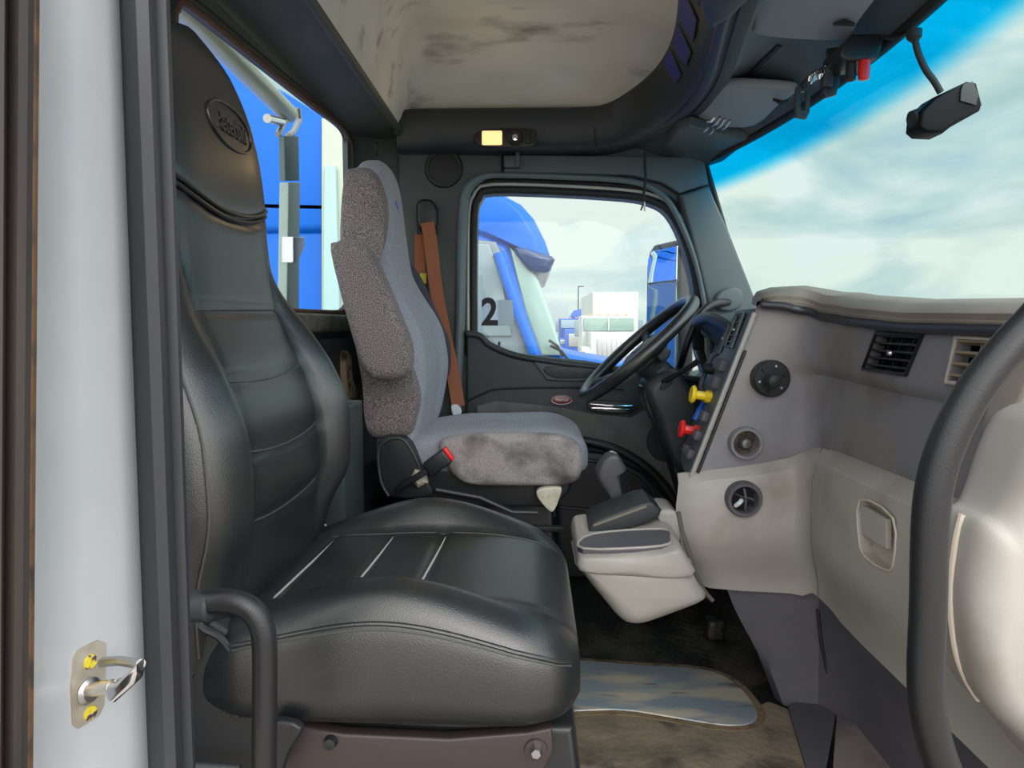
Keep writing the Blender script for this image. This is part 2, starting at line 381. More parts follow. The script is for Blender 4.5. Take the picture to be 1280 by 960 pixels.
# ------------------------------------------------------------------ driver side wall
DW = [(597, 436), (596, 330), (597, 268), (602, 250), (616, 242), (700, 244), (780, 249), (812, 255), (834, 268), (852, 302), (865, 348), (870, 395), (871, 440), (871, 474), (760, 458), (690, 447), (640, 441), (618, 432), (605, 424)]
dw = o2(DW, YD)
outer = [(XR, FZ), (.95, FZ), (.95, 1.9), (P(940, 372, YD).x, P(940, 372, YD).z), (P(883, 212, YD).x, P(883, 212, YD).z), (P(885, 196, YD).x, P(885, 196, YD).z), (.45, 2.72), (XR, 2.72)]
hole = sm2(dw, 3)
bm = bmesh.new(); plate(bm, outer, [hole], XZ, YD, YD + .06)
struct('wall_left', bm, M_trim)
w2 = thing('window_2', '', ''); del w2['label']; del w2['category']; w2['kind'] = 'structure'; w2.location = (.2, YD, 2.2)
fin('window_frame', T([XZ(a, b, YD - .002) for a, b in offs(hole, -.012)], .014, n=10, closed=True), M_soft, w2)
fin('bead', T([XZ(a, b, YD - .008) for a, b in offs(hole, -.030)], .0055, n=8, closed=True), mat('pale_bead', (.50, .50, .46), .5), w2)
fin('outer_seal', T([XZ(a, b, YD - .004) for a, b in offs(hole, -.043)], .009, n=8, closed=True), M_soft, w2)
bm = bmesh.new(); plate(bm, hole, [], XZ, YD + .03, YD + .034); fin('pane', bm, M_glass, w2)
# A pillar inner trim (far)
PL = [(850, 243), (886, 232), (910, 285), (944, 372), (935, 400), (905, 410), (888, 395), (872, 325)]
bm = pillow(bmesh.new(), o2(PL, 2.42), XZ, 2.42, 2.49, .012); struct('trim_6', bm, M_trim)
PL = [(630, 193), (880, 196), (886, 230), (850, 242), (828, 228), (790, 219), (630, 216)]
bm = pillow(bmesh.new(), o2(PL, 2.44), XZ, 2.44, 2.49, .006); struct('trim_7', bm, M_trim)
PL = [(497, 190), (628, 193), (628, 216), (600, 220), (588, 232), (581, 250), (580, 420), (566, 520), (556, 640), (500, 640), (497, 300)]
bm = pillow(bmesh.new(), o2(PL, 2.44), XZ, 2.44, 2.49, .01); struct('trim_8', bm, M_rear)
struct('trim_20', T(smooth([P(u, v, 2.435) for u, v in ((888, 455), (884, 400), (872, 335), (853, 283), (830, 246), (790, 227), (700, 221), (620, 219), (600, 223), (586, 234), (580, 252), (577, 300), (575, 400), (570, 520))], 5), [.010] * 35 + [.010 + .008 * k / 10 for k in range(10)] + [.018] * 21, n=12), mat('pillar_highlight', (.10, .135, .145), .4, bump=.2, bscale=500))  # brighter colour stands in for the highlight along the pillar edge
# round speaker on the far upper corner
c = P(555, 211, 2.44)
t = thing('cab_speaker', 'round black speaker grille high on the corner above the seat belt', 'speaker', c)
fin('speaker_ring', LA([(.05, .0), (.064, 0), (.066, -.005), (.062, -.010), (.052, -.010), (.050, -.004)], c, (0, 1, 0), 32), M_soft, t)
bm = bmesh.new(); lathe(bm, [(.001, -.008), (.03, -.008), (.052, -.006), (.052, 0)], c, (0, 1, 0), 32); fin('grille', bm, M_ink, t)

# ------------------------------------------------------------------ driver door
d1 = thing('door_1', '', ''); del d1['label']; del d1['category']; d1['kind'] = 'structure'; d1.location = (.1, 2.44, 1.6)
top = [(583, 414), (600, 417), (612, 428), (640, 440), (675, 447), (720, 453), (765, 458), (830, 466), (900, 476)]
pan = top + [(905, 640), (860, 722), (640, 722), (583, 700)]
bm = pillow(bmesh.new(), o2(pan, 2.43), XZ, 2.43, 2.475, .008)
fin('door_panel', bm, M_dark, d1)
# upper sill roll
fin('sill_roll', T(smooth([P(u, v + 3, 2.425) for u, v in top], 5), .012, n=10), M_dark, d1)
# recessed pull pocket
pp = [(672, 447), (757, 455), (750, 470), (742, 476), (690, 476), (680, 470)]
bm = pillow(bmesh.new(), sm2(o2(pp, 2.42), 3), XZ, 2.419, 2.435, .004); fin('pull_pocket', bm, M_trim, d1)
bm = pillow(bmesh.new(), sm2(o2([(683, 458), (750, 462), (744, 471), (692, 472)], 2.418), 3), XZ, 2.414, 2.424, .003); fin('pocket_recess', bm, M_dark, d1)
# curved mid band
mid = [(583, 498), (600, 492), (620, 487), (680, 485), (760, 486), (812, 500), (806, 512), (790, 518), (740, 517), (700, 513), (640, 508), (615, 512), (583, 520)]
fin('trim_line', T(smooth([P(u, v, 2.425) for u, v in [(583, 502), (606, 491), (625, 486), (700, 484), (780, 486)]], 6), .004, n=8), M_black, d1)
bm = PB([(595, 508), (620, 501), (700, 509), (735, 516), (790, 522), (812, 508), (830, 520), (868, 545), (868, 640), (845, 640), (835, 605), (800, 575), (740, 553), (600, 548)], 2.41, 2.435, .006, 3, False)
fin('lower_panel', bm, mat('grey_door_cloth', (.13, .135, .13), .8, bump=.4, bscale=300, var=(.10, .105, .10), vscale=15), d1)
fin('map_pocket_rim', T(smooth([P(u, v, 2.39) for u, v in [(700, 548), (740, 553), (780, 566), (815, 590), (838, 618), (850, 640)]], 6), .016, n=10), M_black, d1)
fin('map_pocket_inner_rim', T(smooth([P(u, v, 2.38) for u, v in [(730, 575), (765, 580), (795, 592), (815, 612), (825, 640)]], 6), .006, n=8), M_dark, d1)
bm = PB([(583, 556), (700, 560), (760, 568), (805, 592), (832, 620), (845, 650), (845, 722), (583, 722)], 2.395, 2.425, .008, 3, False)
fin('map_pocket', bm, M_black, d1)
fin('pocket_rib', T([P(640, 628, 2.385), P(760, 640, 2.385)], .004, n=8), M_dark, d1)
# badge
c = P(702, 499.5, 2.42)
ell = [(c.x + .036 * math.cos(a), c.z + .016 * math.sin(a)) for a in [2 * math.pi * k / 32 for k in range(32)]]
b = fin('badge', pillow(bmesh.new(), ell, XZ, 2.412, 2.43, .002), M_emboss, d1); b['label'] = 'red oval maker badge on the door'
fin('badge_rim', T([XZ(x, z, 2.412) for x, z in ell], .0014, n=8, closed=True), M_silver, b)
bm = textmesh('Peterbilt', .016, .0006, lambda x, y, z: Vector((c.x + x * .80, 2.4095 - z, c.z + y)), .25); fin('badge_letters', bm, M_silver, b)
# chrome door opener
h = fin('door_handle', PB([(735, 503), (745, 500), (795, 506), (786, 517), (740, 514)], 2.40, 2.415, .003), M_black, d1)
fin('handle_lever', T([P(738, 505, 2.395), P(765, 507, 2.385), P(790, 508, 2.395)], .006, n=10), M_chrome, h)
fin('handle_cup', PB([(742, 509), (785, 511), (780, 515), (745, 513)], 2.39, 2.405, .002), M_chrome, h)
# perforated speaker
c = P(835, 552, 2.405); sp = fin('door_speaker', LA([(.001, .0), (.07, .0), (.074, .006), (.074, .012)], c, (0, 1, 0), 32), M_dark, d1)
bm = bmesh.new()
for i in range(-8, 9):
    for j in range(-8, 9):
        x, z = (i + .5 * (j % 2)) * .0085, j * .0075
        if x * x + z * z < .066 ** 2: box(bm, (c.x + x, c.y - .0005, c.z + z), (.003, .002, .003))
fin('perforations', bm, M_ink, sp)
# lock pin
c = P(599.5 + 25, 438, 2.46); 
fin('lock_pin', LA([(.004, 0), (.004, .022), (.002, .026)], P(624, 436, 2.45), (0, 0, 1), 10), M_black, d1)

# ------------------------------------------------------------------ ceiling (raised soiled liner)
def e1(t, a=.16):
    return 1 - (1 - min(t / a, 1)) ** 2.4 if t < a else 1
rows = []; NX, NY = 34, 34
for j in range(NY + 1):
    b = j / NY; y = .62 + (2.46 - .62) * b; r = []
    for i in range(NX + 1):
        a = i / NX; x = -.45 + .95 * a
        r.append((x, y, 2.685 + .262 * e1(a, .13) * (.5 + .5 * e1(1 - a, .32)) * e1(b, .18) * e1(1 - b, .20)))
    rows.append(r)
bm = bmesh.new(); solid(bm, rows, (0, 0, .03)); struct('ceiling', bm, M_ceil)
# outer roof skin
bm = bmesh.new(); box(bm, (.0, 1.55, 3.02), (1.25, 1.95, .03), .012); struct('trim_9', bm, M_white)

# overhead console: sweeps along the far side, round the corner and along the front
path = []
def hdr(Y): return .705 - .115 * ((Y - 1.56) / .9) ** 2
LIP = [(-.45, 2.345), (-.25, 2.345), (-.05, 2.345), (.12, 2.345), (.235, 2.322), (.312, 2.25), (.352, 2.12), (.362, 1.96), (.352, 1.80), (.318, 1.59), (.27, 1.30), (.20, 1.0), (.09, .62)]
lp_ = smooth([Vector((a, b, 0)) for a, b in LIP], 4)
for i, p in enumerate(lp_):
    d = (lp_[min(i + 1, len(lp_) - 1)] - lp_[max(i - 1, 0)]).normalized(); path.append((p, Vector((-d.y, d.x, 0)) if d.x * 0 - d.y > 0 or d.x > .5 else Vector((-d.y, d.x, 0)), ss(.20, .36, p.x) if p.y > 2.0 else 1))
def lipx(Y): 
    q = [(p.y, p.x) for p in lp_ if p.x > .05]; q.sort(); return linr(Y, q)
con = thing('overhead_console', 'dark moulded overhead shelf wrapping the far side and front of the ceiling', 'overhead console', (.2, 2.2, 2.7))
rows = []
for p, o, t in path:
    zt = 2.752 + .043 * t; zb_ = 2.628 + .034 * t; sec = [(.03, zt + .012), (.005, zt), (0, zt - .010), (.005 + .040 * t, 2.70 + .018 * t), (.012 + .046 * t, zb_ + .026), (.028 + .05 * t, zb_ + .007), (.05 + .05 * t, zb_), (.14, zb_ + .002)]
    rows.append([p + o * d + Vector((0, 0, z)) for d, z in sec])
for q in rows[0]: pass
bm = bmesh.new(); vs = grid(bm, rows)
fin('console_shell', bm, M_dark, con)
bm = bmesh.new()   # end cap rounding at the rear
e = [v for v in rows[0]]
box(bm, (-.445, 2.40, 2.72), (.03, .12, .10), .012); fin('end_cap', bm, M_dark, con)
# raised roof filler between console and far wall/front so that no sky leaks in
bm = bmesh.new(); box(bm, (-.02, 2.44, 2.715), (.80, .10, .05), .01); struct('trim_10', bm, M_dark)
# seams on console
for u, v0, v1 in ((743, 146, 190),):
    bm = T([P(u, v0, 2.342), P(u + .5, (v0 + v1) / 2, 2.342), P(u + 2, v1, 2.345)], .0022, n=6); fin('seam', bm, M_ink, con)
# pockets in the rear face of the front shelf, blue reflection painted into them
for y0, y1 in ((1.36, 1.54), (1.58, 1.73), (1.77, 1.89), (1.93, 2.02)):
    def q(y, z, off): t_ = (2.785 - z) / .067; return Vector((lipx(y) + .002 + .040 * t_ - off, y, z))
    bm = bmesh.new(); solid(bm, [[q(y0, 2.776, .004), q(y1, 2.776, .004)], [q(y0 + .03, 2.722, .004), q(y1 - .0, 2.722, .004)]], (.004, 0, 0)); f = fin('pocket', bm, M_pocket, con); f['label'] = 'open pocket with painted blue reflection'
    fin('pocket_rim', T([q(y0, 2.776, .002), q(y0 + .03, 2.720, .002), q(y1, 2.720, .002), q(y1, 2.776, .002)], .003, n=6), M_dark, f)
rows = []
for k in range(30):
    Y = .62 + (2.47 - .62) * k / 29; xh = hdr(Y); xs = (lipx(Y) if Y < 2.30 else .21 - (Y - 2.3) * .3) + .115
    r = []
    for i, (a, z) in enumerate([(0, 2.664), (.04, 2.672), (.15, 2.680), (.3, 2.690), (.5, 2.682), (.75, 2.655), (.95, 2.622), (1.0, 2.608)]):
        zz = z if Y < 2.15 else z - (Y - 2.15) * .16 * math.sin(max(a, .15) * math.pi * .9)
        r.append((xs + (xh - xs) * a, Y, zz))
    rows.append(r)
bm = bmesh.new(); solid(bm, rows, (.0, 0, .05)); struct('trim_11', bm, M_trim)
def along(d, z, y0=.62): return [p + o * d + Vector((0, 0, z if p.y < 2.05 else z - .034 * (1 - ss(.0, .34, p.x)))) for p, o, t in path if p.x > .05]
fin('shelf_edge', T(along(.088, 2.674), .016, n=10), M_bluetrim, con)
fin('shelf_groove', T(along(.110, 2.661), .0035, n=8), M_ink, con)
pod = [(868, -40), (874, 0), (880, 24), (887, 37), (900, 30), (915, 21), (937, 0), (960, -40)]
q = [PZ(u, v, 2.64) for u, v in pod]
bm = pillow(bmesh.new(), [(p.x, p.y) for p in q], XY, 2.635, 2.72, .015); fin('pod', bm, M_bluetrim, con)
fin('liner_channel', T([PZ(u, v, 2.685) for u, v in ((975, 55), (945, 85), (925, 108))], .007, n=8), M_ink, con)
# header seal
struct('trim_12', T([(hdr(Y) + .004, Y, 2.606) for Y in [.62 + 1.85 * k / 30 for k in range(31)]], .012), M_soft)

# ------------------------------------------------------------------ windshield
rows = []
for j in range(13):
    t = j / 12; r = []
    for k in range(41):
        Y = .60 + 1.88 * k / 40; yy = (Y - 1.56) / .9
        r.append((hdr(Y) + .012 + (.20 + .03 * (1 - yy * yy)) * t + .0 * t, Y, 2.606 - .62 * t))
    rows.append(r)
bm = bmesh.new(); solid(bm, rows, (.005, 0, .001))
w3 = struct('window_3', bm, M_shield)
struct('trim_13', T([(rows[j][40][0] - .004, 2.462, rows[j][40][2]) for j in range(13)], .008, n=8), M_soft)
# cowl and stub of the hood outside
bm = bmesh.new(); rws = []
for k in range(13):
    Y = .6 + 1.9 * k / 12; yy = (Y - 1.56) / .95
    rws.append([(.965, Y, 1.985), (1.12, Y, 1.975 - .05 * yy * yy), (1.6, Y, 1.93 - .12 * yy ** 2), (2.4, Y, 1.80 - .2 * yy ** 2), (2.6, Y, 1.6)])
solid(bm, rws, (0, 0, -.04)); hood = tag(fin('truck_hood', bm, M_white), 'white hood of this truck ahead of its windshield', 'hood')

# ------------------------------------------------------------------ dashboard
def xl(z): return .372 + (z - 1.692) * .355
def lowx(z): return linr(z, [(1.42, .405), (1.51, .355), (1.62, .335), (1.70, .345)])
def plan(z, o, upper=True):
    """plan polyline left -> near, at height z with outward offset o; returns list of (x, y)"""
    L = xl(z) if upper else lowx(z)
    pts = []
    ys = 1.61 - o
    for t in (0, .12, .3, .5, .7, .85): pts.append((L + (.585 - L) * t, ys - .02 * t))
    for a in (0, 20, 40, 60, 80): 
        a = math.radians(a); pts.append((.585 + .06 * math.sin(a) - o * math.sin(a) * .9, ys - .02 - .07 * (1 - math.cos(a))))
    for y in (1.46, 1.40, 1.30, 1.2, 1.1, 1.0, .9, .82, .74): pts.append((.650 - o + .0, y))
    return pts
NS = len(plan(1.8, 0)); 
def sfrac(i): return i / (NS - 1)
dash = thing('dashboard', 'two-tone grey and beige dashboard with round sockets and air vents', 'dashboard', (.6, 1.4, 1.7))
corner = 11
def ztop(i): return linr(i, [(0, 2.098), (3, 2.095), (8, 2.082), (11, 2.065), (14, 2.048), (NS - 1, 2.042)])
def zbot(i): return linr(i, [(0, 1.694), (6, 1.742), (9, 1.772), (11, 1.778), (NS - 1, 1.785)])
rows = []
for t in [k / 22 for k in range(23)]:
    r = []
    for i in range(NS):
        z = ztop(i) + (zbot(i) - ztop(i)) * t
        o = .016 * (1 - ss(.40, .43, t)) * ss(5, 9, i) + .004 * ss(.28, 1, t)
        if i == 0: o -= .004
        x, y = plan(z, o)[i]; r.append((x, y, z))
    rows.append(r)
bm = bmesh.new(); solid(bm, rows, (.05, .03, 0)); up_ = fin('upper_panel', bm, M_grey, dash)
# beige lower panels
rows = []
for t in [k / 16 for k in range(17)]:
    r = []
    for i in range(NS):
        z0 = zbot(i) + .004; z1 = 1.425 if i < 9 else 1.44; z = z0 + (z1 - z0) * t
        o = .03 + .012 * math.sin(min(t * 3, 1) * math.pi / 2) - .045 * ss(.5, 1, t) - .022 * (1 - ss(0, .05, t))
        if i < 3: o -= .012 * (3 - i) / 3
        o += .022 * ss(9, 13, i)
        x, y = plan(z, o, False)[i]
        if i == 0: y += .02
        r.append((x, y, z))
    rows.append(r)
bm = bmesh.new(); solid(bm, rows, (.05, .04, 0)); lowp = fin('lower_panel', bm, M_beige, dash)
LR = rows
# underside return of the lower panel
bm = bmesh.new(); solid(bm, [[Vector(p) for p in rows[-1]], [Vector(p) + Vector((.06, .09, -.01)) for p in rows[-1]]], (0, 0, .02)); fin('underside', bm, M_beige, dash)
# glovebox crease and catch
fin('panel_seam', T(smooth([Vector(LR[k][10]) + Vector((-.001, -.001, 0)) for k in range(0, 17, 2)], 3), .0022, n=6), mat('seam_brown', (.20, .18, .15), .7), dash)
gx = .577
ca = o2x([(1069, 625), (1110, 648), (1110, 706), (1100, 712), (1080, 700), (1069, 680)], gx)
cu_ = bmesh.new(); pillow(cu_, sm2(ca, 3), YZ, .54, .612, .0005); cut(lowp, cu_)
g = fin('glovebox_catch', pillow(bmesh.new(), sm2(offs(ca, -.004), 3), YZ, .608, .622, .002), MATS['cream_edge'] if 'cream_edge' in MATS else mat('cream_edge', (.50, .46, .39), .5), lowp)
fin('catch_rim', T([YZ(a_, b_, .585) for a_, b_ in sm2(ca, 3)], .0022, n=6, closed=True), MATS['cream_edge'], g)
pd_ = o2x([(1069, 626), (1109, 649), (1109, 686), (1069, 663)], .592)
fin('catch_paddle', pillow(bmesh.new(), pd_, YZ, .590, .600, .002), M_beige, dash)
# dash top pad
rows = []
for i in range(NS):
    x, y = plan(2.08, 0)[i]; z = ztop(i)
    cr = linr(i, [(0, 2.118), (3, 2.132), (7, 2.135), (11, 2.112), (14, 2.090), (NS - 1, 2.076)])
    ox, oy = (0, 1) if i < 6 else ((1, 0) if i >= 11 else (math.sin((i - 5) / 6 * math.pi / 2), math.cos((i - 5) / 6 * math.pi / 2)))
    o3 = Vector((ox, oy, 0)); b = Vector((x, y, 0))
    if i < 1: cr -= .012
    sec = [b - o3 * .004 + Vector((0, 0, z + .002)), b - o3 * .022 + Vector((0, 0, z + .008)), b - o3 * .026 + Vector((0, 0, (z + cr) / 2)), b - o3 * .012 + Vector((0, 0, cr - .006)), b + o3 * .03 + Vector((0, 0, cr + .002))]
    far = Vector((max(b.x, .50) * 0 + .93, 0, 2.03)); 
    m = b + o3 * .03; 
    tgt = Vector((.90, min(max(m.y, .7), 1.9) + (.25 if i < 6 else 0), 2.045))
    if i < 6: tgt = Vector((.90, 1.95 - i * .07, 2.045))
    m1 = Vector((m.x, m.y, cr + .002))
    sec += [m1.lerp(tgt, .3) + Vector((0, 0, .006)), m1.lerp(tgt, .6) + Vector((0, 0, .006)), tgt]
    rows.append(sec)
bm = bmesh.new(); solid(bm, rows, (0, 0, -.012)); fin('top_pad', bm, M_dashtop, dash)
# black strip under the pad
pp = []
for i in range(NS):
    x, y = plan(ztop(i), 0)[i]; ox, oy = (0, 1) if i < 6 else ((1, 0) if i >= 11 else (math.sin((i - 5) / 6 * math.pi / 2), math.cos((i - 5) / 6 * math.pi / 2)))
    pp.append(Vector((x - ox * .022, y - oy * .022, ztop(i) - .004)))
fin('seal_strip', T(smooth(pp, 3), .0095, n=10), mat('blue_black_strip', (.025, .026, .034), .4), dash)

def vent(name, c4, depth_dir, par, louv=4, split=3, frame=None, ml=None, body=None):
    """four corners (tl,tr,br,bl) world; louvres recessed along depth_dir"""
    tl, tr, br, bl = [Vector(p) for p in c4]; d = Vector(depth_dir)
    if body:
        cb_ = bmesh.new(); cc_ = (tl + tr + br + bl) / 4; q_ = [cc_ + (p - cc_) * .97 for p in (tl, tr, br, bl)]
        solid(cb_, [[q_[0] - d * .05, q_[1] - d * .05], [q_[3] - d * .05, q_[2] - d * .05]], d * .13); cut(body, cb_)
    bm = bmesh.new()
    vs = [bm.verts.new(p + d * .022) for p in (tl, tr, br, bl)]; bm.faces.new(vs)
    fs = [bm.verts.new(p - d * .001) for p in (tl, tr, br, bl)]
    for i in range(4): bm.faces.new((fs[i], fs[(i + 1) % 4], vs[(i + 1) % 4], vs[i]))
    bmesh.ops.solidify(bm, geom=bm.faces[:], thickness=.002)
    h = fin(name, bm, M_ink, par)
    ring = [tl - d * .002, tr - d * .002, br - d * .002, bl - d * .002]
    fin('vent_rim', T(ring, .004, n=8, closed=True), frame or M_black, h)
    for k in range(louv):
        t = (k + .5) / louv; a = tl.lerp(bl, t); b = tr.lerp(br, t); up = (tl - bl).normalized()
        bm = bmesh.new(); solid(bm, [[a - d * .001 + up * .002, b - d * .001 + up * .002], [a + d * .014 - up * .004, b + d * .014 - up * .004]], up * .004); fin('louvre', bm, ml or M_black, h)
    for k in range(1, split + 1):
        t = k / (split + 1); a = tl.lerp(tr, t) + d * .008; b = bl.lerp(br, t) + d * .008; rr = (tr - tl).normalized()
        bm = bmesh.new(); solid(bm, [[a, b], [a + d * .01, b + d * .01]], rr * .003); fin('vane', bm, ml or M_black, h)
    c = (tl + tr + br + bl) / 4; bm = LA([(.004, -.004), (.006, 0), (.003, .01)], c - d * .003, d, 10); fin('vent_tab', bm, ml or M_steel, h)
    return h
vx = .633
vent('air_vent', [PX(u, v, vx) for u, v in ((1097, 416), (1155, 419), (1134, 468), (1080, 461))], (1, 0, 0), dash, 5, 3, body=up_)
vent('air_vent', [PX(u, v, vx) for u, v in ((1197, 421), (1275, 425), (1262, 487), (1185, 478))], (1, 0, 0), dash, 4, 2, frame=M_beige, ml=mat('tan_louvre', (.24, .19, .13), .6), body=up_)
# flat bezel around far vent
# side panel sockets
yp = 1.60
c = P(963, 473, yp - .012)
mt = fin('ball_mount', LA([(.001, -.012), (.038, -.012), (.042, -.008), (.042, .02)], c, (0, 1, 0), 32), M_black, dash); mt['label'] = 'round black ball mount plate'
fin('ball', LA([(.010, 0), (.009, -.012), (.012, -.018), (.0165, -.026), (.0165, -.034), (.012, -.042), (.001, -.046)], c + Vector((-.008, -.010, -.002)), (0, 1, 0), 20), M_soft, mt)
for k in range(6):
    a = math.radians(60 * k + 15); fin('screw', LA([(.0001, -.0165), (.003, -.0160), (.0042, -.013), (.0042, -.01)], c + Vector((.029 * math.cos(a), 0, .029 * math.sin(a))), (0, 1, 0), 10), M_steel if k % 2 else M_ink, mt)
c = P(932, 554, yp - .010)
clean = lambda c, r: lathe(bmesh.new(), [(r, -.08), (r, .08)], c, (0, 1, 0), 32)
cut(up_, clean(c, .031))
s1 = fin('power_socket', LA([(.028, -.004), (.030, -.010), (.036, -.010), (.038, -.002), (.038, .02), (.028, .02)], c, (0, 1, 0), 32, True), M_grey, dash); s1['label'] = 'round grey power socket with worn metal plug'
fin('socket_well', LA([(.029, .012), (.029, .018), (.001, .020)], c, (0, 1, 0), 24), mat('rusty_well', (.12, .09, .06), .6, .4, var=(.03, .03, .03), vscale=60), s1)
fin('socket_plug', LA([(.001, -.012), (.010, -.010), (.016, -.002), (.016, .01)], c, (0, 1, 0), 20), mat('worn_metal', (.18, .17, .17), .3, .7), s1)
c = P(930, 624, 1.553)
cut(lowp, clean(c, .032))
s2 = fin('open_socket', LA([(.029, -.002), (.031, -.010), (.038, -.010), (.041, -.002), (.041, .02), (.029, .02)], c, (0, 1, 0), 32, True), M_kick, dash); s2['label'] = 'empty round hole with loose wires inside'
fin('socket_well', LA([(.030, .03), (.029, .036), (.001, .038)], c, (0, 1, 0), 24), M_ink, s2)
for a, b, m, r in (((-.018, -.016), (-.004, -.002), M_paper, .005), ((-.02, .012), (.02, -.012), M_soft, .003), ((.0, .024), (.004, -.024), M_kick, .003), ((.002, .004), (.024, -.004), M_kick, .002)):
    fin('loose_wire', T(smooth([c + Vector((a[0], .002, a[1])), c + Vector(((a[0] + b[0]) / 2, -.006, (a[1] + b[1]) / 2 + .003)), c + Vector((b[0], .002, b[1]))], 4), r, n=8), m, s2)
# centre stack face towards the driver
rows = []
for t in [k / 10 for k in range(11)]:
    z = 2.085 + (1.695 - 2.085) * t
    rows.append([(xl(z) + .002, 1.615, z), (xl(z) - .004, 1.64, z), (xl(z) + .0, 1.70, z), (xl(z) + .02, 1.82, z), (xl(z) + .05, 1.95, z)])
bm = bmesh.new(); solid(bm, rows, (.05, 0, 0)); fin('switch_panel', bm, M_trim, dash)
fin('edge_strip', T([Vector((xl(z) - .003, 1.603, z)) for z in (2.075, 1.95, 1.8, 1.695)], .006, n=8), mat('light_edge', (.30, .29, .28), .45), dash)
fin('panel_gap', T([Vector((xl(z) + .009, 1.6025, z)) for z in (1.99, 1.9, 1.8, 1.705)], .0035, n=6), M_ink, dash)
def fx(z, y): return xl(z) + linr(y, [(1.64, -.004), (1.7, 0), (1.82, .02), (1.95, .05)])
vz0, vz1 = 2.075, 1.995
vent('air_vent', [(fx(vz0, 1.66) - .004, 1.66, vz0), (fx(vz0, 1.76) - .004, 1.76, vz0), (fx(vz1, 1.76) - .004, 1.76, vz1), (fx(vz1, 1.66) - .004, 1.66, vz1)][::1], (1, 0, -.3), dash, 5, 1, frame=M_trim)
vent('air_vent', [(fx(2.045, 1.84) - .004, 1.84, 2.045), (fx(2.045, 1.94) - .004, 1.94, 2.045), (fx(1.975, 1.94) - .004, 1.94, 1.975), (fx(1.975, 1.84) - .004, 1.84, 1.975)], (1, 0, -.3), dash, 5, 1, frame=M_trim)
for (z, y, s) in ((1.95, 1.68, .03), (1.95, 1.74, .03), (1.91, 1.68, .03), (1.83, 1.66, .024), (1.785, 1.66, .024), (1.74, 1.66, .024), (1.74, 1.72, .024)):
    bm = bmesh.new(); box(bm, (fx(z, y) - .006, y, z), (.02, .036, s), .004, Matrix.Rotation(.34, 3, 'Y')); fin('rocker_switch', bm, M_kick, dash)
# climate knob
fin('climate_knob', LA([(.001, -.03), (.013, -.03), (.016, 0)], (fx(1.93, 1.86), 1.86, 1.93), (1, 0, -.1), 20), M_soft, dash)
# air brake knobs
def knob(name, u, v, y, m, lab):
    z0 = P(u, v, y).z; b = Vector((fx(z0, y), y, z0)); p = P(u, v, y)
    k = fin(name, LA([(.001, .0), (.020, .001), (.023, .006), (.020, .011), (.011, .013), (.011, .034), (.016, .038), (.016, .05)], p + Vector((-.002, 0, .003)), (b + Vector((.05, 0, -.016)) - p).normalized(), 8), m, dash); k['label'] = lab; return k
knob('brake_valve_knob', 864, 494, 1.70, M_yellow, 'yellow octagonal push-pull brake knob')
knob('brake_valve_knob', 850, 537, 1.70, M_red, 'red octagonal push-pull brake knob')
for (u, v, m) in ((884, 499, M_steel), (868, 545, M_steel)):
    pass
k = fin('lever_switch', T([P(869, 525, 1.76), P(875, 512, 1.76), P(880, 503, 1.77)], [.009, .008, .005], n=10), M_bluek, dash); k['label'] = 'small blue lever'
# driver side dash volume with hooded cluster
rows = []
for t in [k / 10 for k in range(11)]:
    Y = 1.88 + .58 * t; s = math.sin(t * math.pi)
    zt = 2.045 + .02 * s
    rows.append([(.66, Y, 1.45), (.60, Y, 1.52), (.57, Y, 1.7), (.56, Y, 1.80), (.60, Y, 1.88), (.63, Y, 1.98), (.56 - .03 * s, Y, zt), (.575, Y, zt + .015), (.68, Y, zt + .022), (.90, Y, 2.05)])
bm = bmesh.new(); solid(bm, rows, (.03, 0, -.02)); fin('driver_panel', bm, M_trim, dash)
fin('cluster_hood', T(smooth([Vector((.565, 1.87, 1.97)), Vector((.545, 1.90, 2.03)), Vector((.53, 2.1, 2.07)), Vector((.545, 2.34, 2.045)), Vector((.57, 2.42, 1.97))], 5), .018, n=12), M_dark, dash)
fin('side_loop_trim', T(smooth([P(u, v, 1.93) for u, v in ((905, 440), (890, 445), (880, 470), (876, 486), (888, 495), (900, 493))], 5), .007, n=10), M_trim, dash)
# kick panels below
kp = thing('kick_panel', 'slate grey kick panel with a cracked seam below the beige dashboard', 'kick panel', (.62, 1.5, FZ))
rows = []
for t in [k / 8 for k in range(9)]:
    z = 1.45 + (FZ + .004 - 1.45) * t
    L = linr(t, [(0, .455), (.3, .49), (.6, .54), (1, .585)])
    r = [(L + .06, 1.80, z), (L + .015, 1.68, z), (L, 1.63 - .01 * t, z)]
    for x in (.56, .60, .64, .67): r.append((max(x, L + .01), 1.61 - .02 * t - (x - .56) * .15, z))
    for y in (1.5, 1.4, 1.2, 1.0, .85, .70): r.append((.69 + .03 * t - (0 if y > 1.45 else .0), y, z))
    rows.append(r)
bm = bmesh.new(); solid(bm, rows, (.03, .02, 0)); fin('panel', bm, M_kick, kp)
fin('cracked_seam', T([P(u, v, y) for u, v, y in ((1022, 762, 1.572), (1026, 800, 1.568), (1034, 840, 1.562), (1042, 880, 1.556))], .0035, n=6), M_ink, kp)
fl = [(985, 885), (1010, 870), (1040, 885), (1044, 900), (1030, 975), (1012, 975)]
bm = pillow(bmesh.new(), [(p.x, p.y) for p in (PZ(u, v, FZ + .014) for u, v in fl)], XY, FZ + .009, FZ + .016, .002); fin('floor_flap', bm, M_kick, kp)
fl = [(1046, 890), (1075, 880), (1160, 905), (1200, 975), (1040, 975)]
bm = pillow(bmesh.new(), [(p.x, p.y) for p in (PZ(u, v, FZ + .014) for u, v in fl)], XY, FZ + .009, FZ + .016, .002); fin('floor_flap', bm, mat('dusty_flap', (.22, .19, .18), .8, var=(.11, .10, .11), vscale=9), kp)

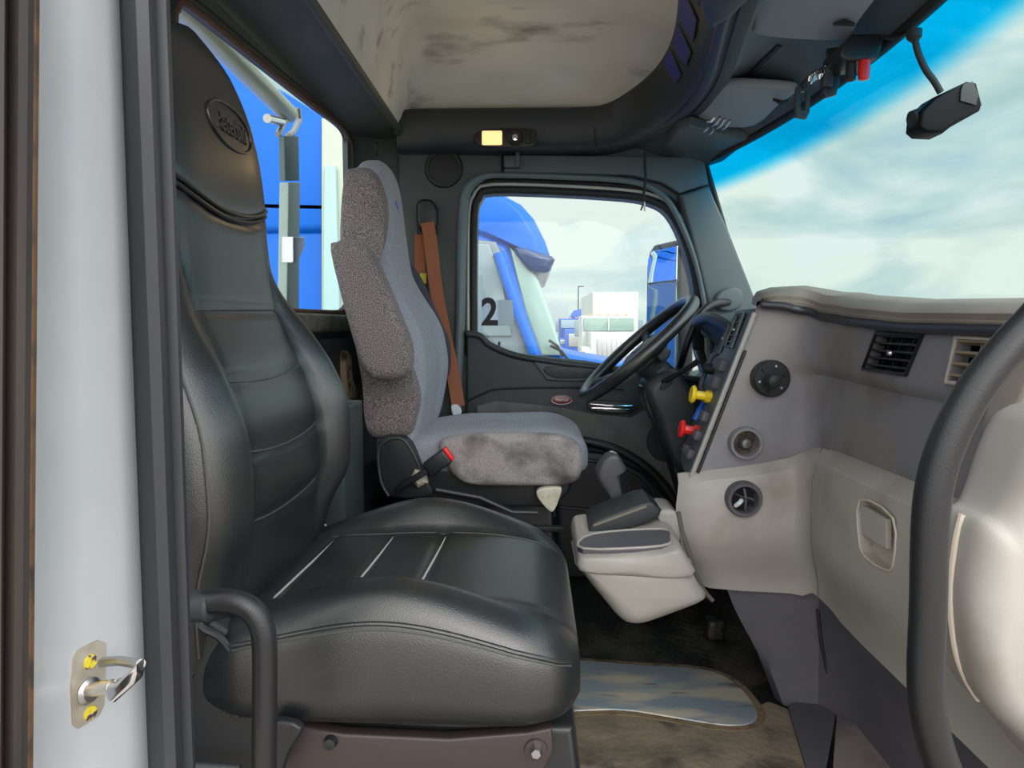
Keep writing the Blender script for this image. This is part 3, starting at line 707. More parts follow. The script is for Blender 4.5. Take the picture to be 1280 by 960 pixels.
bm = bmesh.new(); box(bm, (.785, .752, 1.70), (.23, .02, .60), .006); fin('end_cap', bm, M_beige, dash)
bm = bmesh.new(); box(bm, (.915, 1.6, 1.56), (.02, 1.74, .82), .005); struct('wall_front', bm, M_black)
# dash end panel (near right, bulging)
ep = [(1296, 505), (1262, 545), (1240, 600), (1222, 634), (1203, 645), (1193, 690), (1188, 750), (1196, 820), (1215, 866), (1262, 915), (1310, 965), (1420, 980), (1420, 505)]
e = thing('dash_end_trim', 'large rounded beige trim bulging beside the door opening, behind the grab handle', 'trim panel', (.6, .75, 1.6))
fin('shell', pillow(bmesh.new(), sm2(o2(ep, .80), 3), XZ, .745, .86, .035, 6), M_beige, e)
fin('edge_bead', T(smooth([P(u, v, .80) for u, v in ((1203, 643), (1194, 685), (1189, 750), (1195, 810), (1208, 848), (1224, 874))], 6), .0045, n=8), mat('cream_bead', (.58, .52, .43), .5), e)
fin('upper_wing', pillow(bmesh.new(), sm2(o2([(1300, 410), (1285, 450), (1262, 500), (1250, 545), (1300, 545), (1400, 540), (1400, 410)], .84), 3), XZ, .82, .88, .012), M_dashtop, e)

# ------------------------------------------------------------------ shift console pod
pod = thing('shift_console', 'beige shifter pod with a small tray hanging from the dashboard centre', 'console', (.25, 1.55, FZ))
def tri(u, v): return P(u, v, 1.44)
low = [(724, 708), (730, 722), (752, 750), (778, 780), (796, 786), (815, 783), (850, 770), (886, 753), (877, 736), (868, 716), (862, 706), (790, 706)]
fin('lower_bowl', pillow(bmesh.new(), sm2(o2(low, 1.44), 3), XZ, 1.44, 1.66, .035, 6), M_beige, pod)
upo = [(723, 702), (724, 688), (732, 684), (850, 680), (858, 690), (865, 712), (800, 716), (760, 714)]
bm = bmesh.new()
o_n = o2([(722, 712), (724, 701), (735, 697), (790, 694), (830, 691), (850, 688), (860, 700), (868, 722), (800, 724), (735, 718)], 1.435)
pillow(bm, sm2(o_n, 3), lambda a, b, t: Vector((a, t, b + (t - 1.435) * .10 * ss(1.52, 1.55, b))), 1.432, 1.69, .02, 5)
fin('upper_cap', bm, M_beige, pod)
zt = P(780, 680, 1.435).z
tr = [(P(729, 690, 1.45).x, 1.455), (P(740, 690, 1.52).x, 1.53), (P(828, 690, 1.53).x, 1.545), (P(838, 690, 1.5).x, 1.50), (P(826, 690, 1.455).x, 1.455)]
zc = max(b for a, b in o_n[2:5])
fin('tray', pillow(bmesh.new(), sm2([(a, b) for a, b in tr], 3), lambda a, b, t: Vector((a, b, t + (b - 1.435) * .10 + (a - .2) * .045)), zc - .012, zc + .0025, .002), M_kick, pod)
fin('tray_rim', T([Vector((a, b, zc + .003 + (b - 1.435) * .10 + (a - .2) * .045)) for a, b in sm2(tr, 4)], .003, n=8, closed=True), M_beige, pod)
ld = [(733, 676), (737, 654), (745, 648), (800, 627), (812, 625), (826, 636), (822, 646), (780, 662), (745, 674)]
fin('lid', pillow(bmesh.new(), o2(ld, 1.585), XZ, 1.57, 1.70, .008), M_dark, pod)
fin('lid_ridge', T([P(742, 657, 1.57), P(800, 636, 1.57), P(808, 633, 1.57)], .003, n=8), mat('tan_dust', (.20, .17, .13), .8), pod)
fin('bracket_cover', PB([(818, 640), (846, 640), (852, 668), (846, 690), (836, 690), (828, 655)], 1.60, 1.72, .01), M_beige, pod)
fin('pod_seal', T(smooth([P(u, v, 1.50) for u, v in ((848, 640), (853, 665), (861, 690), (870, 718), (880, 738), (891, 751))], 5), .005, n=8), mat('seal_dark', (.10, .095, .08), .6), pod)
# shift lever
sh = thing('gear_lever', 'dark grey gear lever with a bulky angled knob behind the beige pod', 'gear lever', P(768, 640, 1.74))
fin('lever_shaft', T([P(772, 640, 1.74), P(768, 622, 1.74), P(764, 612, 1.74)], .011, n=12), M_black, sh)
kn = [(762, 567), (772, 568), (778, 576), (783, 587), (775, 592), (777, 612), (778, 632), (768, 634), (759, 618), (748, 602), (746, 590), (752, 576)]
fin('knob', pillow(bmesh.new(), sm2(o2(kn, 1.72), 3), XZ, 1.71, 1.765, .012, 5), mat('lever_grey', (.05, .05, .056), .4), sh)
fin('knob_button', LA([(.001, .008), (.010, .007), (.013, .0)], P(766, 569, 1.735), (0, -.25, 1), 16), M_chrome, sh)
fin('shift_gaiter', LA([(.05, -.05), (.04, -.02), (.03, 0), (.015, .02)], P(774, 640, 1.74), (0, 0, 1), 20), M_black, sh)

# ------------------------------------------------------------------ steering wheel and column
cw = (P(868, 372, 2.06) + P(726, 499, 2.06)) / 2
dW = (P(868, 372, 2.06) - P(726, 499, 2.06)); Rw = dW.length / 2 - .014; ax = Vector((0, 1, 0)); bx = dW.normalized(); nW = ax.cross(bx).normalized()
if nW.x > 0: nW = -nW          # towards the driver
sw = thing('steering_wheel', 'large black four-spoke steering wheel tilted towards the driver seat', 'steering wheel', cw)
ringp = [cw + (ax * math.cos(a) + bx * math.sin(a)) * Rw for a in [2 * math.pi * k / 56 for k in range(56)]]
fin('rim', T(ringp, .0185, n=14, closed=True), M_leather, sw)
hb = cw - nW * .035
fin('hub', LA([(.001, .035), (.05, .033), (.075, .024), (.082, .008), (.075, -.012), (.05, -.02), (.04, -.05)], hb, nW, 28), M_dark, sw)
for a in (math.radians(20), math.radians(160), math.radians(235), math.radians(305)):
    d = ax * math.cos(a) + bx * math.sin(a)
    fin('spoke', T(smooth([hb + d * .06, hb + d * .12 + nW * .006, cw + d * (Rw - .004)], 4), [.022] * 3 + [.018] * 3 + [.014] * 3, n=10, flat=.5), M_dark, sw)
    fin('spoke_switch', LA([(.001, .012), (.010, .011), (.012, 0)], hb + d * .085 + nW * .012, nW, 12), M_kick, sw)
fin('hub_emblem', LA([(.001, .037), (.022, .036), (.024, .033)], hb, nW, 24), M_black, sw)
cl = thing('steering_column', 'dark steering column shroud with stalks below the steering wheel', 'steering column', (.5, 2.06, 1.8))
co = [(808, 478), (838, 462), (852, 470), (872, 500), (880, 530), (870, 600), (850, 590), (832, 560), (812, 505)]
fin('shroud', pillow(bmesh.new(), sm2(o2(co, 2.0), 3), XZ, 1.97, 2.14, .03, 5), M_dark, cl)
fin('column_tube', T([hb - nW * .04, hb - nW * .16, Vector((.58, 2.06, 1.76))], [.04, .048, .05], n=16), M_black, cl)
fin('column_boot', PB([(802, 492), (820, 488), (850, 560), (858, 600), (872, 640), (858, 640), (832, 560)], 2.02, 2.12, .02), M_black, cl)
fin('turn_stalk', T([P(828, 478, 1.98), P(850, 466, 1.90), P(872, 452, 1.86)], [.008, .007, .0085], n=10), M_black, cl)
fin('horn_switch', PB([(818, 440), (824, 432), (838, 437), (836, 448), (826, 452)], 1.97, 2.03, .008), M_dark, cl)
fin('slot', PB([(826, 482), (838, 474), (840, 480), (828, 488)], 1.962, 1.975, .001), M_ink, cl)
# driver side pedals under the dash
bm = bmesh.new(); box(bm, (.38, 2.15, 1.28), (.03, .09, .13), .008, Matrix.Rotation(-.5, 3, 'Y')); 
pd = thing('brake_pedal', 'black foot pedal low in the driver footwell', 'pedal', (.42, 2.15, 1.25)); fin('pad', bm, M_black, pd)
fin('arm', T([(.43, 2.15, 1.32), (.52, 2.15, 1.42), (.60, 2.15, 1.55)], .01), M_black, pd)

# A pillar grab handle (far)
gh = thing('pillar_grab_handle', 'black curved grab handle on the far pillar beyond the steering wheel', 'grab handle', P(905, 375, 2.38))
fin('bar', T(smooth([P(u, v, y) for u, v, y in ((912, 378, 2.40), (893, 380, 2.34), (876, 392, 2.32), (864, 415, 2.32), (855, 440, 2.33), (850, 458, 2.38))], 6), .013, n=12), M_black, gh)
fin('mount', pillow(bmesh.new(), sm2(o2([(893, 375), (900, 364), (915, 359), (926, 364), (928, 378), (918, 388), (900, 388)], 2.40), 3), XZ, 2.385, 2.43, .010), M_trim, gh)

# ------------------------------------------------------------------ seats
def backrest_fn(prm, yc):
    xf, hwk, bpk, thk, cwk = prm; nearf = .45
    def front(y, z, grooves=()):
        hw = lerp(z, hwk); s = min(abs(y - yc) / hw, 1); bp = lerp(z, bpk); cw_ = cwk
        a = abs(y - yc); b = bp * ss(cw_ - .01, cw_ + .05, a) * (1 if y > yc else nearf)
        x = lerp(z, xf) + b
        th = lerp(z, thk); e = (1 - s ** 5) ** .42 if s < 1 else 0
        xm = lerp(z, xf) - th * .5
        for g in grooves: x -= .0055 * math.exp(-((z - g(y)) / .006) ** 2) * (1 - ss(cw_ - .006, cw_ + .01, a))
        x -= .006 * math.exp(-((a - cw_) / .006) ** 2) * (ss(1.66, 1.7, z) * (1 - ss(2.12, 2.2, z)))
        return xm + (x - xm) * e, xm, th, e
    return front
def make_back(prm, yc, z0, z1, grooves, nz=90, ny=56, extra=None):
    fr = backrest_fn(prm, yc); rows = []; hwk = prm[1]
    for j in range(nz + 1):
        z = z0 + (z1 - z0) * (j / nz) if j < nz * .8 else z0 + (z1 - z0) * (.8 + .2 * math.sin((j / nz - .8) / .2 * math.pi / 2))
        hw = lerp(z, hwk); loop = []
        for i in range(ny):
            t = -1 + 2 * i / (ny - 1); s = math.sin(t * math.pi / 2); s = .5 * s + .5 * t; y = yc + hw * s
            x, xm, th, e = fr(y, z, grooves)
            if extra: x += extra(y, z)
            loop.append(Vector((x, y, z)))
        for i in range(ny - 2, 0, -1):
            t = -1 + 2 * i / (ny - 1); s = math.sin(t * math.pi / 2); s = .5 * s + .5 * t; y = yc + hw * s
            x, xm, th, e = fr(y, z); loop.append(Vector((xm - th * .5 * e, y, z)))
        rows.append(loop)
    bm = bmesh.new(); vs = grid(bm, rows, True); bm.faces.new(vs[0][::-1]); bm.faces.new(vs[-1]); return bm, fr
def make_cushion(yc, x0, x1, zb, topc, bol, hwk, cw_, gx=(), ribs=(), nx=70, ny=60, pf=5, frontdrop=.05):
    def top(x, y):
        hw = lerp(x, hwk); s = min(abs(y - yc) / hw, 1); a = abs(y - yc)
        z = lerp(x, topc) + bol(x) * ss(cw_ - .01, cw_ + .05, a)
        for g in gx: z -= .005 * math.exp(-((x - g) / .005) ** 2) * (1 - ss(cw_ - .006, cw_ + .01, a))
        for r in ribs: z -= .007 * math.exp(-((y - yc - r) / .005) ** 2)
        z -= .005 * math.exp(-((a - cw_) / .006) ** 2)
        zm = zb + .30 * (z - zb); e = (1 - s ** 12) ** .38 if s < 1 else 0
        # rounding at both ends of the cushion
        t = (x - (x0 + x1) / 2) / ((x1 - x0) / 2); en = .5 + .5 * ((1 - abs(t) ** (9 if t < 0 else pf)) ** .5 if abs(t) < 1 else 0)
        return zm + (z - zm) * e * en, zb + (zm - zb) * (1 - e * en * .999)
    rows = []
    for j in range(nx + 1):
        t = -1 + 2 * j / nx; s_ = .35 * t + .65 * math.sin(t * math.pi / 2); x = (x0 + x1) / 2 + (x1 - x0) / 2 * s_
        hw = lerp(x, hwk); loop = []; ys = []
        for i in range(ny):
            q = -1 + 2 * i / (ny - 1); s = .4 * q + .6 * math.sin(q * math.pi / 2); ys.append(yc + hw * s)
        for y in ys: loop.append(Vector((x, y, top(x, y)[0])))
        for y in ys[-2:0:-1]: loop.append(Vector((x, y, top(x, y)[1])))
        rows.append(loop)
    bm = bmesh.new(); vs = grid(bm, rows, True); bm.faces.new(vs[0][::-1]); bm.faces.new(vs[-1]); return bm, top

# ---- passenger seat
YP = 1.06
ps = thing('passenger_seat', 'black leather high-back seat in the foreground with pale stitched seams', 'seat', (-.2, YP, FZ))
prm = ([(1.60, -.392), (1.72, -.386), (1.82, -.372), (1.90, -.378), (1.98, -.402), (2.07, -.438), (2.16, -.452), (2.25, -.455), (2.36, -.466), (2.44, -.482), (2.485, -.505)],
       [(1.60, .235), (1.70, .258), (1.85, .268), (1.98, .255), (2.04, .240), (2.10, .212), (2.15, .198), (2.22, .198), (2.32, .192), (2.38, .172), (2.42, .142), (2.455, .10), (2.475, .06), (2.485, .02)],
       [(1.60, .004), (1.70, .02), (1.80, .052), (1.92, .058), (2.04, .046), (2.12, .018), (2.2, .0)],
       [(1.60, .15), (2.0, .15), (2.2, .12), (2.4, .10), (2.46, .07), (2.485, .03)], .15)
G = [lambda y: 2.072 + (y - YP) * .02, lambda y: 1.968 + (y - YP) * .02 + .4 * (y - YP) ** 2, lambda y: 1.868 + .5 * (y - YP) ** 2, lambda y: 1.772 + .5 * (y - YP) ** 2]
def emb(y, z):
    # raised headrest welt (curved) : groove below headrest
    g = 2.208 + 1.1 * (y - YP) ** 2
    return -.007 * math.exp(-((z - g) / .007) ** 2)
bm, fr = make_back(prm, YP, 1.60, 2.485, G, extra=emb)
bk = fin('backrest', bm, M_leather, ps, sharp=80)
def fp(y, z, off=.0): return Vector((fr(y, z)[0] + off, y, z))
for g in G:
    fin('seam', T([fp(y, g(y), -.0025) for y in [YP - .148 + .296 * k / 14 for k in range(15)]], .0017, n=6), mat('dark_seam', (.05, .055, .055), .5) if 'dark_seam' not in MATS else MATS['dark_seam'], bk)
fin('seam', T([fp(y, 2.208 + 1.1 * (y - YP) ** 2, -.001) for y in [YP - .19 + .38 * k / 24 for k in range(25)]], .0035, n=8), M_dthread, bk)
fin('welt', T([fp(y, 2.217 + 1.1 * (y - YP) ** 2, .001) for y in [YP - .19 + .38 * k / 24 for k in range(25)]], .0035, n=8), M_leather, bk)
for s in (-1, 1):
    fin('bolster_seam', T([fp(YP + s * .15, z, -.003) for z in [1.66 + .46 * k / 24 for k in range(25)]], .0015, n=6), M_dthread, bk)
# double stitching down the near bolster edge
for off in (0,):
    fin('stitching', T([Vector((fr(YP - lerp(z, prm[1]) * .93, z)[0] + .0, YP - lerp(z, prm[1]) * .93 - .003, z)) for z in [1.63 + .42 * k / 20 for k in range(21)]], .0016, n=6), MATS['dark_seam'], bk)
# embossed maker oval
ec = Vector((0, YP + .03, 2.352)); 
def ov(a, r=1): y = ec.y + .078 * r * math.cos(a); z = ec.z + .034 * r * math.sin(a); return y, z
def pr(y, z, off): return Vector((fr(y, z)[0] + off + emb(y, z), y, z))
o_ = fin('emblem_ring', T([pr(*ov(2 * math.pi * k / 40), .001) for k in range(40)], .0022, n=8, closed=True), M_leather, bk)
fin('emblem_letters', textmesh('Peterbilt', .040, .0016, lambda x, y, z: pr(ec.y + x * .80, ec.z + y * 1.1, .001 + z), .25), M_leather, bk)
# cushion
hwk = [(-.42, .225), (-.36, .25), (-.2, .262), (-.02, .262), (.02, .252), (.045, .232), (.064, .19)]
topc = [(-.42, 1.672), (-.3, 1.676), (-.1, 1.680), (0, 1.676), (.075, 1.655)]
bm, tp = make_cushion(YP, -.415, .064, 1.548, topc, lambda x: .052 * math.exp(-((x + .19) / .15) ** 2), hwk, .15, gx=(-.352, -.25, -.156), pf=4)
cu = fin('cushion', bm, M_leather, ps, sharp=80)
for gx_ in (-.352, -.25, -.156):
    fin('seam', T([Vector((gx_ + .012 * math.sin((y - YP) * 4), y, tp(gx_, y)[0] + .0022)) for y in [YP - .146 + .292 * k / 14 for k in range(15)]], .0018, n=6), M_thread, cu)
ln = [(-.37 + .42 * k / 24) for k in range(25)]
def edge(x, s, q=.965): hw = lerp(x, hwk); y = YP + s * hw * q; return y
for s in (-1, 1):
    fin('edge_welt', T([Vector((x, edge(x, s), tp(x, edge(x, s))[0] + .001)) for x in ln], .0032, n=8), M_leather, cu)
    fin('edge_stitching', T([Vector((x, edge(x, s, .973), tp(x, edge(x, s, .973))[0] + .001)) for x in ln], .0014, n=6), MATS['dark_seam'], cu)
fin('panel_seam', T([Vector((x, YP + .15, tp(x, YP + .15)[0] + .001)) for x in [-.38 + .41 * k / 20 for k in range(21)]], .0014, n=6), MATS['dark_seam'], cu)
# seat base
fin('base_shroud', pillow(bmesh.new(), [(-.40, FZ), (.05, FZ), (.07, 1.42), (.055, 1.53), (-.36, 1.545), (-.40, 1.50)], XZ, .86, 1.27, .01), M_black, ps)
brk = mat('dark_bronze_bracket', (.045, .034, .033), .4, .2)
sb = fin('side_bracket', pillow(bmesh.new(), o2([(345, 904), (430, 918), (560, 924), (660, 916), (690, 910), (692, 940), (675, 975), (560, 985), (340, 985)], .825), XZ, .825, .845, .004), brk, ps)
fin('bracket_bolt', LA([(.001, -.012), (.006, -.012), (.008, -.008), (.008, 0)], P(670, 936, .822), (0, 1, 0), 6), M_steel, sb)
fin('bracket_washer', LA([(.001, -.005), (.014, -.004), (.015, .0)], P(670, 936, .826), (0, 1, 0), 20), brk, sb)
fin('bracket_bolt', LA([(.001, -.010), (.007, -.009), (.009, -.002), (.009, 0)], P(414, 926, .826), (0, 1, 0), 20), M_black, sb)
fin('recliner_cover', pillow(bmesh.new(), sm2(o2([(240, 770), (265, 775), (300, 800), (325, 850), (345, 900), (335, 960), (240, 970)], .84), 3), XZ, .835, .87, .008), M_soft, ps)
fin('recliner_edge', T(smooth([P(u, v, .825) for u, v in ((245, 775), (255, 786), (275, 797), (292, 820), (305, 850), (320, 880))], 5), .005, n=8), M_black, ps)
fin('recliner_pivot', LA([(.001, -.012), (.007, -.011), (.010, -.005), (.010, .0)], P(298, 886, .833), (0, 1, 0), 20), M_black, ps)
fin('release_lever', pillow(bmesh.new(), sm2(o2([(343, 900), (378, 908), (362, 940), (345, 985), (318, 985), (335, 930)], .79), 3), XZ, .785, .80, .004), M_black, ps)
fin('base_plate', T([P(235, 957, .80), P(300, 962, .80)], .006), M_dark, ps)
# small white tag
tg = fin('care_tag', PB([(394, 652), (400, 650), (408, 657), (402, 660)], 1.30, 1.303, .001, 2, False), M_paper, ps)

# ---- driver seat
YS = 2.06
ds = thing('driver_seat', 'grey cloth high-back seat with raised armrest by the driver door', 'seat', (-.1, YS, FZ))
prm2 = ([(1.70, -.318), (1.80, -.305), (1.92, -.292), (2.02, -.305), (2.12, -.345), (2.22, -.372), (2.32, -.385), (2.44, -.398), (2.50, -.415), (2.52, -.44)],
        [(1.70, .205), (1.80, .225), (1.95, .232), (2.06, .222), (2.16, .185), (2.24, .160), (2.34, .152), (2.42, .142), (2.48, .12), (2.505, .08), (2.52, .02)],
        [(1.70, .01), (1.8, .03), (1.95, .035), (2.08, .035), (2.18, .02), (2.26, .006)],
        [(1.70, .12), (1.9, .14), (2.2, .12), (2.45, .10), (2.5, .07), (2.52, .03)], .13)
def chan(y, z): return -.004 * math.exp(-((abs(y - YS) - .055) / .005) ** 2) * (1 - ss(2.2, 2.28, z))
bm, fr2 = make_back(prm2, YS, 1.70, 2.52, [], nz=70, ny=50, extra=chan)
bk2 = fin('backrest', bm, M_fabric, ds, sharp=80)
# brown-grey side shell cloth on the near flank
sd = [(430, 214), (437, 208), (452, 206), (466, 212), (477, 232), (483, 262), (482, 300), (474, 336), (484, 372), (505, 420), (517, 452), (526, 490), (522, 520), (510, 546), (470, 548), (458, 532), (455, 480), (438, 400), (427, 330), (426, 262)]
def sdfn(a, b, t):
    hw = lerp(b, prm2[1]); return Vector((a, YS - hw * .80 - .03 + (t - 1.82), b))
so_ = [(p.x, p.z) for p in (P(u, v, YS - (.20 if v > 340 else .15)) for u, v in sd)]
fin('side_bolster', pillow(bmesh.new(), sm2(so_, 3), sdfn, 1.80, 1.88, .03, 6), M_fabric_b, ds)
arm = [(413, 312), (420, 302), (436, 299), (455, 304), (468, 322), (482, 352), (500, 395), (513, 430), (514, 455), (508, 468), (492, 475), (468, 474), (455, 462), (446, 440), (430, 385)]
fin('armrest', pillow(bmesh.new(), sm2(o2(arm, 1.72), 3), XZ, 1.70, 1.785, .028, 6), M_fabric_b, ds)
# embroidered mark on headrest
for (dy, dz, m, s) in ((-.03, .02, M_bluek, .012), (-.012, .012, M_bluek, .010), (.004, .004, mat('pink_thread', (.55, .20, .20), .8), .008)):
    y, z = YS + dy, 2.375 + dz; p = Vector((fr2(y, z)[0] + .001, y, z)); bm = bmesh.new(); box(bm, p, (.002, s * 1.6, s), .0008); f = fin('embroidered_mark', bm, m, bk2)
hw2 = [(-.36, .20), (-.28, .225), (-.1, .24), (.08, .24), (.12, .225), (.145, .19), (.155, .15)]
top2 = [(-.36, 1.745), (-.1, 1.750), (.05, 1.755), (.155, 1.735)]
bm, tp2 = make_cushion(YS, -.36, .156, 1.64, top2, lambda x: linr(x, [(-.36, 0), (-.2, .015), (.1, .012)]), hw2, .12, ribs=(-.08, -.04, 0, .04, .08), pf=6)
fin('cushion', bm, M_fabric, ds, sharp=80)
ch = [(548, 556), (562, 547), (600, 543), (680, 543), (716, 550), (727, 566), (727, 592), (718, 604), (690, 608), (600, 608), (572, 600), (556, 580)]
fin('cushion_side', pillow(bmesh.new(), sm2(o2(ch, 1.80), 3), XZ, 1.795, 1.86, .022, 6), M_fabric_s, ds)
# hardware
fin('side_cover', pillow(bmesh.new(), sm2(o2([(472, 553), (495, 546), (512, 556), (528, 590), (540, 620), (490, 622), (476, 600)], 1.80), 3), XZ, 1.80, 1.86, .008), M_black, ds)
fin('side_cover_rim', T(smooth([P(u, v, 1.797) for u, v in ((486, 620), (476, 600), (473, 562), (486, 550), (503, 549), (516, 566), (528, 592))], 5), .004, n=8), M_dark, ds)
k = fin('recline_knob', LA([(.001, -.012), (.012, -.012), (.022, -.005), (.026, .0), (.026, .008)], P(524, 598, 1.79), (0, 1, 0), 5), M_cream, ds); k['label'] = 'cream plastic recline knob'
k = fin('height_knob', pillow(bmesh.new(), sm2(o2([(671, 612), (682, 608), (700, 608), (701, 616), (693, 636), (686, 637), (673, 622)], 1.80), 3), XZ, 1.785, 1.81, .004), M_cream, ds); k['label'] = 'cream triangular height knob'
for u in (678, 686): fin('knob_dimple', LA([(.001, -.001), (.004, -.001), (.005, .002)], P(u, 621, 1.785), (0, 1, 0), 12), M_zinc, k)
fin('seat_pan', pillow(bmesh.new(), [(-.36, 1.66), (.12, 1.655), (.10, 1.60), (.06, 1.56), (-.30, 1.56), (-.36, 1.60)], XZ, 1.83, 2.28, .01), M_black, ds)
fin('pan_rail', T([P(545, 612, 1.815), P(600, 622, 1.815), P(640, 640, 1.815), P(672, 641, 1.815)], .006, n=8), M_dark, ds)
fin('suspension_base', pillow(bmesh.new(), [(-.32, FZ), (.08, FZ), (.06, 1.56), (-.28, 1.56)], XZ, 1.88, 2.24, .015), M_black, ds)
for z in (1.25, 1.33, 1.41, 1.49): fin('bellows_fold', T([(-.31, 1.875, z), (.08, 1.875, z), (.08, 2.24, z)], .01, n=8), M_soft, ds)
# lumbar cushion behind / far bolster dark
fin('far_armrest', pillow(bmesh.new(), sm2(o2([(512, 335), (520, 338), (532, 360), (552, 405), (562, 430), (560, 470), (540, 440), (520, 400)], 2.34), 3), XZ, 2.31, 2.37, .012), mat('navy_cloth', (.05, .05, .075), .9, bump=.6, bscale=300), ds)

# seat belt buckle
bk_ = thing('belt_buckle', 'black seat belt buckle with red release button beside the grey seat', 'seat belt buckle', P(535, 590, 1.76))
d0 = (P(568, 566, 1.76) - P(535, 590, 1.76)).normalized(); ang = math.atan2(d0.z, d0.x)
R_ = Matrix.Rotation(-ang, 3, 'Y')
fin('housing', B(P(547, 578, 1.76), (.066, .03, .042), .005, R_), M_black, bk_)
k = fin('release_button', B(P(561, 567, 1.76), (.010, .024, .038), .003, R_), M_red, bk_); k['label'] = 'red release button'
fin('stalk', T(smooth([P(535, 587, 1.76), P(518, 598, 1.76), P(503, 606, 1.77), P(496, 614, 1.78)], 5), .010, n=10, flat=.6), M_black, bk_)

# driver seat belt
sbt = thing('seat_belt', 'rust-brown seat belt webbing hanging on the far pillar behind the grey seat', 'seat belt', P(533, 262, 2.40))
dr = P(533, 262, 2.43)
fin('anchor_cover', pillow(bmesh.new(), sm2(o2([(521, 258), (528, 250), (540, 251), (547, 262), (546, 285), (538, 292), (524, 288)], 2.42), 3), XZ, 2.40, 2.44, .012), M_black, sbt)
fin('guide_ring', T([P(u, v, 2.395) for u, v in ((522, 284), (545, 284), (547, 291), (522, 291))], .005, n=8, closed=True), M_soft, sbt)
def strap(pts, w, t=.0018, twist=None):
    bm = bmesh.new(); rows = []
    pts = smooth(pts, 5)
    for i, p in enumerate(pts):
        d = (pts[min(i + 1, len(pts) - 1)] - pts[max(i - 1, 0)]).normalized(); s = d.cross(Vector((0, 1, 0))).normalized()
        s = (s + Vector((0, .25, 0))).normalized()
        rows.append([p - s * w / 2, p, p + s * w / 2])
    solid(bm, rows, (0, t, 0)); return bm
fin('webbing', strap([P(534, 278, 2.384), P(538, 300, 2.386), P(545, 360, 2.385), P(556, 420, 2.38), P(566, 465, 2.37), P(571, 495, 2.36), P(573, 508, 2.35)], .045), M_beltbrown, sbt)
fin('return_webbing', strap([P(525, 292, 2.41), P(525, 330, 2.42), P(526, 380, 2.42), P(530, 430, 2.42)], .036), M_beltbrown, sbt)
fin('sleeve_tag', B(P(529, 348, 2.40), (.022, .004, .035), .001), mat('yellow_label', (.55, .50, .04), .6), sbt)['label'] = 'small yellow belt label'
fin('tongue', PB([(564, 508), (572, 506), (577, 514), (574, 520), (568, 522)], 2.34, 2.345, .001), M_paper, sbt)

# storage bin behind seats
c = P(443, 545, 1.75)
bn = thing('storage_bin', 'upright grey-green open box standing between the two seats', 'storage bin', (c.x, 1.8, FZ))
bm = bmesh.new(); bo = o2([(428, 503), (455, 503), (452, 560), (440, 600), (415, 625), (400, 660), (395, 740), (425, 745)], 1.66)
x0, x1 = P(392, 503, 1.62).x, P(426, 506, 1.62).x; zt = P(455, 514, 1.62).z
for (cx, cy, sx, sy) in (((x0 + x1) / 2, 1.62, x1 - x0, .012), ((x0 + x1) / 2, 1.80, x1 - x0, .012), (x0, 1.71, .012, .19), (x1, 1.71, .012, .19)):
    box(bm, (cx, cy, (zt + 1.5) / 2), (sx, sy, zt - 1.5), .003)
box(bm, ((x0 + x1) / 2, 1.71, 1.5), (x1 - x0, .19, .012), .003)
fin('box_walls', bm, mat('bin_plastic', (.042, .058, .06), .5), bn)
fin('rim', T([(x0, 1.615, zt), (x1, 1.615, zt), (x1, 1.805, zt), (x0, 1.805, zt)], .006, n=8, closed=True), mat('bin_rim', (.07, .09, .09), .5), bn)
fin('stand', B(((x0 + x1) / 2, 1.71, 1.32), (.09, .16, .345), .01), M_black, bn)
# raised bunk / rear shelf of the floor behind seats
bm = bmesh.new(); box(bm, (-.52, 1.55, 1.36), (.12, 1.8, .42), .02); struct('trim_14', bm, M_black)

# ------------------------------------------------------------------ overhead bits
c = P(617, 172, 2.343)
dl = thing('dome_light', 'lit warm dome light set in the dark panel above the driver window', 'dome light', c)
fin('bezel', PB([(600, 163), (664, 161), (669, 172), (664, 183), (600, 182)], 2.336, 2.35, .003), M_black, dl)
fin('lens', B(P(615, 172.5, 2.335), (.066, .012, .045), .004), M_lamp, dl)
fin('rocker', B(P(660, 173, 2.335), (.018, .010, .035), .003), M_black, dl)
fin('map_lamp', LA([(.001, -.010), (.008, -.010), (.010, -.016), (.020, -.018), (.026, -.012), (.028, .0), (.028, .01)], P(644, 173, 2.343), (0, 1, 0), 24), M_soft, dl)
fin('lamp_glass', LA([(.001, -.0155), (.010, -.014), (.011, -.008)], P(644, 173, 2.340), (0, 1, 0), 16), M_chrome, dl)
L_ = bpy.data.lights.new('dome_light_bulb', 'AREA'); L_.energy = .25; L_.color = (1, .72, .4); L_.size = .05; lo = bpy.data.objects.new('bulb', L_); COL.objects.link(lo); lo.location = P(615, 172.5, 2.32); lo.rotation_euler = (-math.pi / 2, 0, 0); put(lo, dl)
lo.rotation_euler = (math.pi / 2 + math.pi, 0, 0)
bm = bmesh.new(); box(bm, P(638, 203, 2.43), (.045, .03, .04), .004); box(bm, P(647, 201, 2.425), (.014, .04, .05), .003)
tag(fin('trim_clip', bm, M_trim), 'small grey clip block just above the driver window, below the dome light', 'clip')
# hanging cord
hc = thing('hanging_cord', 'short dark cord with frayed end hanging at top of the driver window', 'cord', P(806, 190, 2.36))
fin('cord', T(smooth([P(u, v, 2.36) for u, v in ((807, 187), (806, 205), (807, 222), (805, 240), (805, 252))], 5), .0045, n=8), M_cordm, hc)
fin('frayed_end', T([P(806, 250, 2.36), P(801, 263, 2.36)], .003, n=6), M_bronze, hc)
fin('frayed_end', T([P(805, 250, 2.36), P(806, 264, 2.36)], .003, n=6), M_steel, hc)

